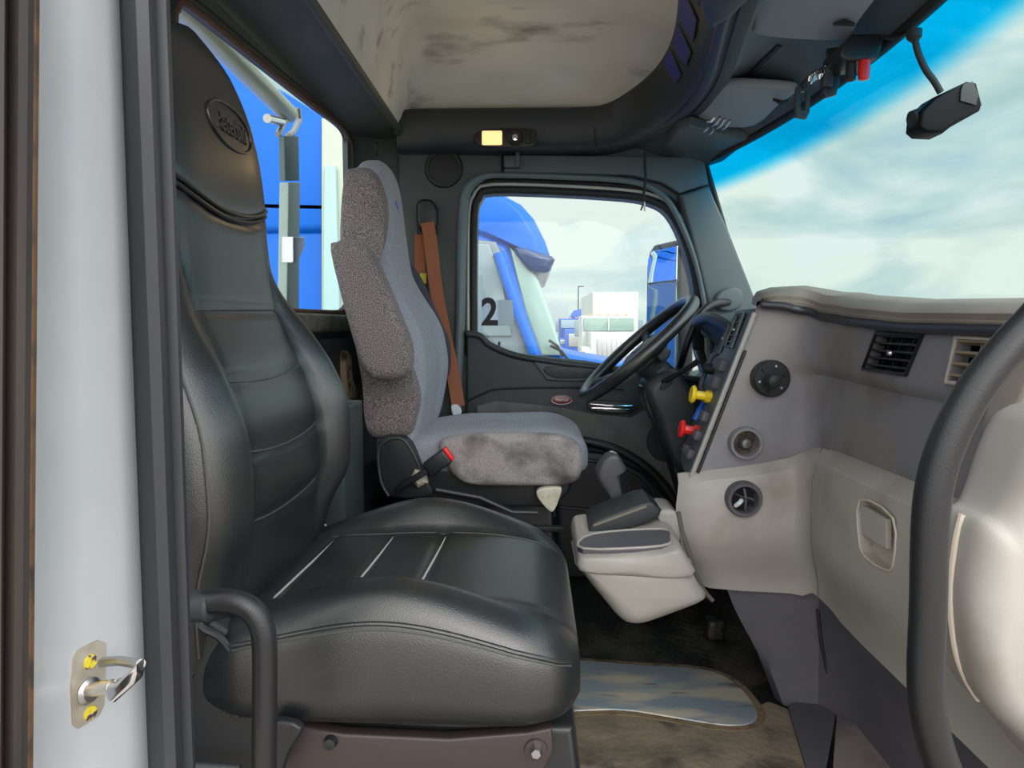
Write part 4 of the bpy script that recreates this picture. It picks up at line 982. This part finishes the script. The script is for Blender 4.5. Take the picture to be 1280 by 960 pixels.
def zu_unused(x, Y):   # underside height of front liner
    xh = hdr(Y); a = (x - .375) / (xh - .375)
    return linr(a, [(0, 2.668), (.15, 2.70), (.3, 2.715), (.5, 2.70), (.75, 2.66), (1.0, 2.608)])
def visor(pix, zoff, label, group):
    pts = []
    for u, v in pix:
        z = 2.66
        for _ in range(8):
            p = PZ(u, v, z); z = 2.715 - (p.x - .45) * .33 - zoff
        pts.append(p)
    t = thing('sun_visor', label, 'sun visor', sum(pts, Vector()) / len(pts), group)
    o = [(p.x, p.y) for p in pts]
    bm = pillow(bmesh.new(), sm2(o, 3), lambda a, b, tt: Vector((a, b, 2.715 - (a - .45) * .33 - zoff + tt)), 0, .024, .010)
    fin('visor_pad', bm, mat('visor_grey', (.26, .29, .32), .6, bump=.3, bscale=400) if 'visor_grey' not in MATS else MATS['visor_grey'], t)
    return t, pts
v1, vp = visor([(880, 124), (886, 114), (905, 107), (988, 112), (992, 120), (975, 132), (945, 158), (905, 160), (858, 152)], .035, 'folded sun visor over the steering wheel, with wire clips on it', 'sun visors')
v2, vp2 = visor([(950, -40), (942, 25), (944, 44), (1000, 51), (1058, 52), (1068, 44), (1072, 32), (1100, -5), (1120, -40)], .035, 'larger sun visor nearest the camera, cut by the top of the frame', 'sun visors')
def slit(pix, par):
    pts = [PZ(u, v, 2.715 - (PZ(u, v, 2.64).x - .45) * .33 - .037) for u, v in pix]
    fin('finger_notch', T(pts, [.003, .006, .003], n=8), M_ink, par)
slit([(966, 124), (976, 128), (984, 126)], v1); slit([(1042, 30), (1056, 28), (1068, 31)], v2)
# lower liner panel next to the driver visor
q = [PZ(u, v, 2.64) for u, v in ((822, 192), (848, 160), (862, 154), (905, 160), (940, 158), (905, 188), (882, 198))]
bm = pillow(bmesh.new(), [(p.x, p.y) for p in q], lambda a, b, t: Vector((a, b, t - (a - .5) * .15)), 2.625, 2.66, .008); struct('trim_15', bm, M_trim)
# wire clips on visor
base = [(884, 152, 893, 147), (890, 157, 900, 146), (896, 160, 906, 148), (903, 161, 912, 150)]
for k, (a, b, c_, d) in enumerate(base):
    p0, p1 = PZ(a, b, 2.607), PZ(c_, d, 2.615)
    cl_ = fin('wire_clip', T([p0, (p0 + p1) / 2 + Vector((0, 0, -.006)), p1], .0042, n=8), M_steel)
    tag(cl_, ['leftmost', 'second from left', 'third from left', 'rightmost'][k] + ' of the four long silver wire clips on the driver sun visor', 'clip', 'visor wire clips')
for k, (a, b, c_, d) in enumerate([(880, 164, 885, 160), (887, 167, 892, 162)]):
    cl_ = fin('wire_clip', T([PZ(a, b, 2.605), PZ(c_, d, 2.607)], .004, n=8), M_steel); tag(cl_, ['left', 'right'][k] + ' of two stubby silver clips below the long wire clips on the visor', 'clip', 'lower visor clips')
# black junction box with red plug
jy = 1.42
jb = thing('radio_bracket_box', 'black box under the roof between the visors with a red plug below', 'box', P(1078, 60, jy))
bm = pillow(bmesh.new(), o2([(1052, 56), (1066, 42), (1102, 41), (1106, 50), (1098, 72), (1060, 76), (1050, 70)], jy), XZ, jy, jy + .09, .006); fin('housing', bm, M_black, jb)
fin('red_plug', LA([(.0105, 0), (.0115, .018), (.0105, .034), (.008, .036)], P(1080.5, 76, jy + .01), (.0, 0, -1), 14), M_red, jb)
fin('black_plug', LA([(.009, 0), (.010, .02), (.010, .04), (.006, .042)], P(1064, 74, jy + .02), (0, 0, -1), 14), M_soft, jb)
fin('cable', T(smooth([P(1104, 46, jy), P(1118, 47, jy - .02), P(1132, 42, jy - .05), P(1140, 40, 1.30)], 5), .004, n=8), M_soft, jb)
by = 1.50
cb = thing('mounting_bracket', 'black slotted metal bracket with a silver spring hanging below the windshield header', 'bracket', P(1030, 90, by))
bm = pillow(bmesh.new(), o2([(1034, 60), (1052, 58), (1050, 100), (1046, 118), (1032, 122), (1028, 112), (1038, 100)], by), XZ, by, by + .012, .002); fin('long_plate', bm, M_black, cb)
fin('cross_bar', T([P(1002, 108, by), P(1018, 92, by), P(1040, 82, by)], .006, n=8), M_soft, cb)
bm = bmesh.new(); plate(bm, o2([(996, 108), (1014, 106), (1012, 140), (1008, 148), (996, 146), (994, 130)], by), [o2([(1001, 114), (1001, 138), (1007, 138), (1008, 114)], by)], XZ, by, by + .01); fin('slotted_plate', bm, M_black, cb)
pts = []
for k in range(40):
    t = k / 39; c_ = P(1012 + 26 * t, 100 - 16 * t, by - .012); pts.append(c_ + Vector((0, .006 * math.cos(k * 1.3), .009 * math.sin(k * 1.3))))
fin('spring', T(pts, .0022, n=6), M_chrome, cb)
fin('lock_block', B(P(1033, 100, by - .005), (.02, .02, .03), .003), M_dark, cb)
# hanging device
cy = 1.24
cmr = thing('dash_camera', 'black dash camera hanging on a bent stalk in front of the tinted windshield', 'camera', P(1145, 40, cy))
fin('stalk', T(smooth([P(u, v, cy) for u, v in ((1143, 36), (1146, 60), (1156, 85), (1168, 102), (1176, 116))], 6), .0055, n=10), M_soft, cmr)
fin('stalk_mount', LA([(.012, 0), (.012, .012), (.006, .018)], P(1143, 38, cy), (0, 0, -1), 16), M_soft, cmr)
fin('body', pillow(bmesh.new(), o2([(1152, 138), (1170, 120), (1210, 101), (1222, 103), (1229, 130), (1226, 138), (1190, 158), (1180, 166), (1158, 165), (1150, 158)], cy), XZ, cy, cy + .05, .006), mat('camera_black', (.003, .0035, .005), .5, spec=.15), cmr)
fin('lens_tube', LA([(.012, 0), (.017, .004), (.017, .028)], P(1138, 152, cy + .025), (.9, .0, .35), 20), M_soft, cmr)
fin('end_face', pillow(bmesh.new(), o2([(1204, 105), (1216, 102), (1223, 118), (1220, 132), (1200, 126), (1201, 112)], cy - .002), XZ, cy - .003, cy + .004, .001), M_dark, cmr)

# ------------------------------------------------------------------ near side: door opening
def vstrip(name, pts_top, pts_bot, m, t, z_ext=True):
    """vertical swept strip: lists of (u, Y) at top v=-40 and bottom v=1000"""
    rows = []
    A = [P(u, -40, y) for u, y in pts_top]; Bq = [P(u, 1010, y) for u, y in pts_bot]
    for k in range(9):
        s = k / 8; rows.append([a.lerp(b, s) for a, b in zip(A, Bq)])
    bm = bmesh.new(); solid(bm, rows, t); return struct(name, bm, m)
# white jamb, concave sweep
tp_ = [(44, .455), (52, .47), (62, .50), (95, .535), (130, .57), (150, .605)]
bt_ = [(34, .455), (44, .47), (60, .50), (110, .535), (160, .57), (190, .605)]
vstrip('wall_right', tp_, bt_, M_white, (-.03, .004, 0))
vstrip('trim_16', [(41, .450), (46, .452), (50, .458)], [(31, .450), (36, .452), (41, .458)], M_rust, (-.02, 0, 0))
vstrip('trim_17', [(-30, .42), (-10, .415), (6, .42), (10, .43), (24, .425), (36, .43), (43, .445)], [(-40, .42), (-20, .415), (0, .42), (4, .43), (16, .425), (26, .43), (34, .445)], M_gasketb, (-.02, 0.02, 0))
vstrip('trim_18', [(149, .60), (154, .585), (168, .575), (184, .578), (190, .59), (192, .60)], [(188, .60), (194, .585), (208, .575), (222, .578), (228, .59), (231, .60)], M_gasket, (-.02, .02, 0))
vstrip('trim_19', [(190, .602), (206, .606), (211, .62)], [(229, .602), (243, .606), (246, .62)], M_gasket, (-.04, .01, 0))
# striker
sp_ = thing('door_striker', 'zinc door striker plate with a pin loop on the white door jamb', 'door striker', PX(108, 855, -.345))
def jx(u, v, y): return P(u, v, y)
pl = [(87, 822), (92, 812), (118, 799), (128, 803), (128, 830), (126, 880), (120, 893), (93, 910), (86, 905), (84, 860)]
def jfn(p, lift):
    u, v = p; s = (u - 84) / 46; y = .520 + .035 * s; q = P(u, v, y); return q + Vector((lift, -lift * .3, 0))
a0 = [jfn(p, .0005) for p in pl]; a1 = [jfn(p, .004) for p in pl]
bm = bmesh.new(); va = [bm.verts.new(p) for p in a0]; vb = [bm.verts.new(p) for p in a1]
bm.faces.new(va); bm.faces.new(vb[::-1])
for i in range(len(va)): bm.faces.new((va[i], va[(i + 1) % len(va)], vb[(i + 1) % len(va)], vb[i]))
fin('plate', bm, M_zinc, sp_)
for v, dv in ((826, 0), (890, 0)):
    q = jfn((107, v), .005); fin('bolt_slot', LA([(.001, .001), (.0055, .001), (.0065, -.002)], q, (1, -.35, 0), 16), mat('yellow_seal', (.62, .50, .03), .5, var=(.05, .03, .08), vscale=90, vlo=.5, vhi=.55) if 'yellow_seal' not in MATS else MATS['yellow_seal'], sp_)
q = jfn((104, 862), .004)
fin('pin', T([q, P(128, 860, .515), P(141, 858, .512)], .0055, n=14), mat('polished_pin', (.85, .78, .66), .18, 1), sp_)
fin('pin_collar', LA([(.010, 0), (.011, .003), (.008, .006)], q, (1, -.3, 0), 16), M_steel, sp_)
fin('loop', pillow(bmesh.new(), o2([(139, 853), (150, 850), (176, 826), (177, 838), (174, 850), (148, 874), (140, 872), (137, 862)], .512), XZ, .505, .519, .003), M_chrome, sp_)
fin('loop_arm', T([P(176, 830, .514), P(150, 826, .535), P(126, 828, .548)], .004, n=8), M_steel, sp_)
# near grab bar by the seat
gb = thing('seat_grab_bar', 'black tubular grab bar curving down in front of the leather seat', 'grab bar', P(330, 960, .70))
fin('bar', T(smooth([P(u, v, y) for u, v, y in ((225, 757, .70), (262, 752, .70), (292, 752, .70), (315, 763, .70), (328, 786, .70), (331, 815, .70), (331, 880, .70), (330, 1010, .70))], 7), .0128, n=16), M_black, gb)
fin('bar_sleeve', LA([(.0165, 0), (.0165, .025), (.0135, .028)], P(232, 757, .70), (1, 0, 0), 20), M_dark, gb)
# right grab bar
g2 = thing('door_grab_bar', 'long black grab bar sweeping down in front of the passenger side dashboard', 'grab bar', P(1165, 900, .68))
fin('bar', T(smooth([P(u, v, y) for u, v, y in ((1330, 350, .68), (1300, 392, .68), (1262, 432, .68), (1222, 482, .68), (1192, 535, .68), (1172, 590, .68), (1163, 650, .68), (1160, 760, .68), (1157, 840, .68), (1160, 890, .68), (1172, 940, .68), (1195, 1000, .68))], 7), .0170, n=18), M_black, g2)

# ------------------------------------------------------------------ outside: mirror, racks, trucks
sm = thing('side_mirror', 'tall black-framed side mirror outside the driver window', 'side mirror', P(830, 400, 2.95))
ym = 2.95; mn = Vector((-.95, -.31, 0)).normalized(); me_ = Vector((.31, -.95, 0)).normalized(); mA = Vector((.488, 3.02, 0))
mz = lambda v, y=2.9: P(820, v, y).z
def mf(a, b, t): return mA + me_ * a + Vector((0, 0, b)) - mn * t
ho = [(.0, mz(478)), (.0, mz(330)), (.02, mz(312)), (.06, mz(304)), (.22, mz(304)), (.27, mz(312)), (.28, mz(478))]
fin('housing', pillow(bmesh.new(), ho, mf, .0, .07, .012), M_black, sm)
fin('mirror_glass', pillow(bmesh.new(), [(.02, mz(352)), (.02, mz(322)), (.05, mz(312)), (.26, mz(312)), (.26, mz(352))], mf, -.004, .004, .001), mat('mirror_silver', (.72, .80, .90), .02, 1), sm)
fin('lower_mirror', pillow(bmesh.new(), sm2([(.03, mz(470)), (.03, mz(362)), (.05, mz(355)), (.25, mz(355)), (.26, mz(362)), (.26, mz(470))], 3), mf, -.006, .002, .002), mat('mirror_teal', (.22, .32, .36), .06, .8), sm)
fin('mirror_arm', T([mf(.14, mz(340), .09), mf(.20, mz(400), .10), mf(.22, mz(470), .08)], .02), M_palegreen, sm)
fin('mirror_foot', T([mf(.22, mz(470), .08), Vector((.66, 2.545, 1.88))], .02), M_palegreen, sm)
# number card on the driver window
nc = thing('number_card', 'white card with a black stencil 2 stuck low on the driver window', 'card', P(612, 391, YD + .028))
yc_ = YD + .022
fin('card', pillow(bmesh.new(), o2([(603, 376), (622, 376), (622, 407), (602, 407)], yc_), XZ, yc_, yc_ + .002, .0005), M_card, nc)
fin('blank_card', pillow(bmesh.new(), o2([(622.5, 375), (641, 375), (642, 407), (622.5, 407)], yc_), XZ, yc_ + .001, yc_ + .003, .0005), mat('faded_card', (.50, .62, .72), .6), nc)
pc = P(612, 391.5, yc_); fin('number', textmesh('2', .135, .0008, lambda x, y, z: Vector((pc.x + x * .9, yc_ - .001 - z, pc.z + y)), off=.0035), M_ink, nc)

# rack behind the rear window
rk = thing('headache_rack', 'pale horizontal tube rack with steel clamps just outside the rear window', 'rack', (-.85, 1.9, 1.0))
XK = -.78
fin('tube', T([PX(u, v, XK) for u, v in ((150, -60), (245, 25), (300, 82), (360, 142))], .030, n=20), mat('cream_tube', (.62, .64, .52), .3, .3), rk)
fin('clamp', T([PX(u, v, XK) for u, v in ((350, 130), (356, 150), (348, 168))], .010), M_steel, rk)
fin('clamp', T([PX(u, v, XK) for u, v in ((372, 135), (374, 150), (366, 166), (360, 170))], .010), M_steel, rk)
fin('clamp_plate', pillow(bmesh.new(), o2x([(348, 170), (366, 170), (367, 226), (349, 226)], XK), YZ, XK, XK + .02, .004), mat('teal_plate', (.10, .15, .16), .5), rk)
fin('side_light', T([PX(u, v, XK) for u, v in ((334, 148), (352, 152))], .013), M_chrome, rk)
fin('post', pillow(bmesh.new(), o2x([(349, 228), (364, 228), (362, 420), (346, 420)], XK), YZ, XK, XK + .03, .004), M_palegreen, rk)
fin('post_clamp', pillow(bmesh.new(), o2x([(347, 296), (362, 296), (362, 308), (354, 326), (347, 328)], XK), YZ, XK + .01, XK + .05, .004), M_steel, rk)

# neighbouring blue truck
YT = 5.5
bt = thing('blue_sleeper_truck', 'bright blue high-roof truck parked alongside, seen through the driver and rear windows', 'truck', (-2, 6.5, 0))
roof = [(690, 330), (688, 318), (682, 300), (668, 272), (652, 254), (630, 242), (600, 233), (560, 222), (500, 200), (437, 165), (350, 110), (215, 40), (60, 10), (60, 292), (437, 292), (598, 292), (622, 298), (645, 308)]
fin('roof_fairing', pillow(bmesh.new(), o2(roof, YT), XZ, YT, YT + 2.4, .12, 6), M_blue, bt)
cab = [(40, 280), (598, 285), (636, 303), (645, 330), (662, 380), (682, 440), (686, 470), (690, 800), (40, 800)]
fin('cab_body', pillow(bmesh.new(), o2(cab, YT + .05), XZ, YT + .05, YT + 2.35, .08), M_blue, bt)
fin('sun_visor', pillow(bmesh.new(), sm2(o2([(642, 308), (690, 320), (690, 332), (684, 340), (662, 338)], YT), 3), XZ, YT - .02, YT + 2.4, .05), M_bluedk, bt)
fin('door', pillow(bmesh.new(), o2([(560, 295), (620, 302), (634, 330), (650, 390), (660, 440), (660, 700), (560, 700)], YT), XZ, YT + .0, YT + .08, .02), mat('truck_door_grey', (.15, .19, .22), .35), bt)
fin('door_glass', pillow(bmesh.new(), o2([(565, 302), (612, 306), (628, 350), (640, 420), (565, 420)], YT), XZ, YT - .03, YT + .01, .01), M_bluegrey, bt)
fin('a_pillar', T(smooth([P(u, v, YT - .05) for u, v in ((623, 316), (634, 350), (650, 395), (668, 440))], 5), .045, n=10), M_blue, bt)
fin('windshield', pillow(bmesh.new(), o2([(636, 306), (668, 335), (690, 395), (704, 445), (676, 445), (655, 390)], YT), XZ, YT + .05, YT + 2.3, .03), mat('pale_windshield', (.30, .42, .38), .15, coat=.3), bt)
fin('hood', pillow(bmesh.new(), o2([(680, 442), (700, 441), (735, 450), (850, 470), (880, 485), (885, 560), (885, 700), (680, 700)], YT), XZ, YT + .3, YT + 2.1, .12), M_blue, bt)
for u0, v0, u1, v1_ in ((688, 432, 712, 452), (686, 425, 704, 446)):
    fin('wiper', T([P(u0, v0, YT - .02), P((u0 + u1) / 2 + 2, (v0 + v1_) / 2 - 3, YT - .02), P(u1, v1_, YT - .02)], .012, n=6), M_black, bt)
fin('side_panel', pillow(bmesh.new(), o2([(404, 150), (437, 150), (437, 420), (404, 420)], YT), XZ, YT - .06, YT + .06, .02), mat('pale_panel', (.45, .50, .40), .4), bt)  # pale upright panel on the truck side
fin('panel_strip', pillow(bmesh.new(), o2([(406, 208), (420, 208), (426, 420), (404, 420)], YT - .1), XZ, YT - .12, YT - .07, .01), mat('teal_strip', (.35, .52, .54), .4), bt)
fin('body_stripe', pillow(bmesh.new(), o2([(150, 250), (404, 256), (404, 262), (150, 257)], YT), XZ, YT - .0, YT + .06, .005), mat('dark_blue_line', (.01, .03, .22), .4), bt)
for xx in (-3.2, -2.1, 1.2):
    w = fin('wheel', LA([(.25, -.14), (.46, -.13), (.51, -.08), (.51, .08), (.46, .13), (.25, .14)], (xx, YT + .25, .51), (0, 1, 0), 28), M_tyre, bt)
# far trucks
GZ = -.55
def rig(name, label, uc, Y, wpx, roofv, paint, cabw=2.3, glassm=None, box_=None, grp=None, z0=GZ):
    s = Y / F; c = P(uc, 405, Y).x; w = wpx * s; zr = P(uc, roofv, Y).z
    t = thing(name, label, 'truck', (c, Y, z0)); H = zr - z0
    def rp(nm, x0, x1, a, b, y0, y1, r, m): return fin(nm, pillow(bmesh.new(), [(c + x0 * w, z0 + a * H), (c + x1 * w, z0 + a * H), (c + x1 * w, z0 + b * H), (c + x0 * w, z0 + b * H)], XZ, y0, y1, r), m, t)
    rp('cab', -.46, .46, .30, 1.0, Y + 1.5, Y + 3.4, .08, paint)
    rp('windshield', -.42, .42, .80, .97, Y + 1.42, Y + 1.55, .02, glassm or M_bluegrey)
    rp('windshield_post', -.012, .012, .80, .97, Y + 1.38, Y + 1.5, .01, paint)
    rp('hood', -.36, .36, .30, .785, Y, Y + 1.6, .12, paint)
    rp('grille', -.24, .24, .42, .69, Y - .06, Y + .06, .03, M_silver)
    for k in range(7): rp('grille_bar', -.24 + k * .075, -.225 + k * .075, .44, .67, Y - .09, Y - .04, .005, M_steel)
    rp('bumper', -.5, .5, .10, .24, Y - .2, Y + .1, .04, paint)
    for sx in (-1, 1):
        rp('fender', min(sx * .32, sx * .5), max(sx * .32, sx * .5), .22, .60, Y + .1, Y + 1.3, .10, paint)
        rp('headlight', min(sx * .34, sx * .46), max(sx * .34, sx * .46), .48, .56, Y + .04, Y + .12, .02, M_chrome)
        rp('mirror', min(sx * .50, sx * .57), max(sx * .50, sx * .57), .72, .94, Y + 1.3, Y + 1.4, .02, M_bluegrey)
        fin('wheel', LA([(.2, -.14), (.46, -.13), (.5, 0), (.46, .13), (.2, .14)], (c + sx * .40 * w, Y + .8, z0 + .5), (1, 0, 0), 20), M_tyre, t)
    for k in range(5): fin('marker_light', B((c + (-.3 + .15 * k) * w, Y + 1.6, zr + .04), (.1, .08, .07), .02), mat('amber', (.7, .35, .1), .4) if 'amber' not in MATS else MATS['amber'], t)
    if box_:
        u0, u1, v0 = box_; a, b = P(u0, v0, Y + 4), P(u1, v0, Y + 4)
        fin('box_body', pillow(bmesh.new(), [(a.x, z0 + 1.1), (b.x, z0 + 1.1), (b.x, a.z), (a.x, a.z)], XZ, Y + 4, Y + 11, .05), M_trailer, t)
    return t
pw = mat('truck_white', (.52, .55, .55), .35, coat=.3)
rig('white_truck', 'white day cab truck with box body facing the camera beyond the driver window', 766, 26, 78, 394, pw, box_=(741, 798, 365), glassm=mat('pale_green_glass', (.22, .31, .28), .12, coat=.5))
tb = rig('blue_truck', 'small distant blue truck left of the white box truck', 722, 42, 46, 398, mat('far_blue', (.04, .12, .45), .4), glassm=mat('light_glass', (.28, .36, .40), .2))
fin('roof_fairing', pillow(bmesh.new(), o2([(712, 398), (718, 388), (737, 383), (738, 398)], 44), XZ, 43.6, 45.3, .05), MATS['far_blue'], tb)
tr_ = thing('grey_trailer', 'long pale grey trailer far off behind the neighbouring truck', 'trailer', (.4, 50, GZ))
a, b = P(640, 373, 50), P(711, 380, 50)
fin('trailer_box', pillow(bmesh.new(), [(a.x, GZ + 1.2), (b.x, GZ + 1.2), (b.x, b.z), (a.x, a.z)], XZ, 50, 52.5, .04), M_trailg, tr_)
for xx in (a.x + 1, a.x + 2.2): fin('wheel', LA([(.2, -.14), (.46, -.13), (.5, 0), (.46, .13), (.2, .14)], (xx, 50.4, GZ + .5), (0, 1, 0), 20), M_tyre, tr_)
px = P(723, 358, 60)
lp = thing('light_pole', 'thin dark light pole on the horizon left of the white truck', 'pole', (px.x, 60, GZ)); fin('pole', LA([(.09, 0), (.05, px.z - GZ)], (px.x, 60, GZ), (0, 0, 1), 10), M_kick, lp)
fin('lamp_head', B((px.x + .2, 60, px.z), (.5, .2, .1), .03), M_kick, lp)
# ground: level by our truck, dipping slightly towards the far row
rows = []
for y in (-60, 0, 8, 14, 22, 60, 300):
    z = 0 if y <= 8 else (GZ * ss(8, 22, y)); rows.append([(x, y, z) for x in (-200, -20, 0, 20, 200)])
bm = bmesh.new(); grid(bm, rows); gnd = fin('ground', bm, M_ground, recalc=False); gnd['kind'] = 'structure'
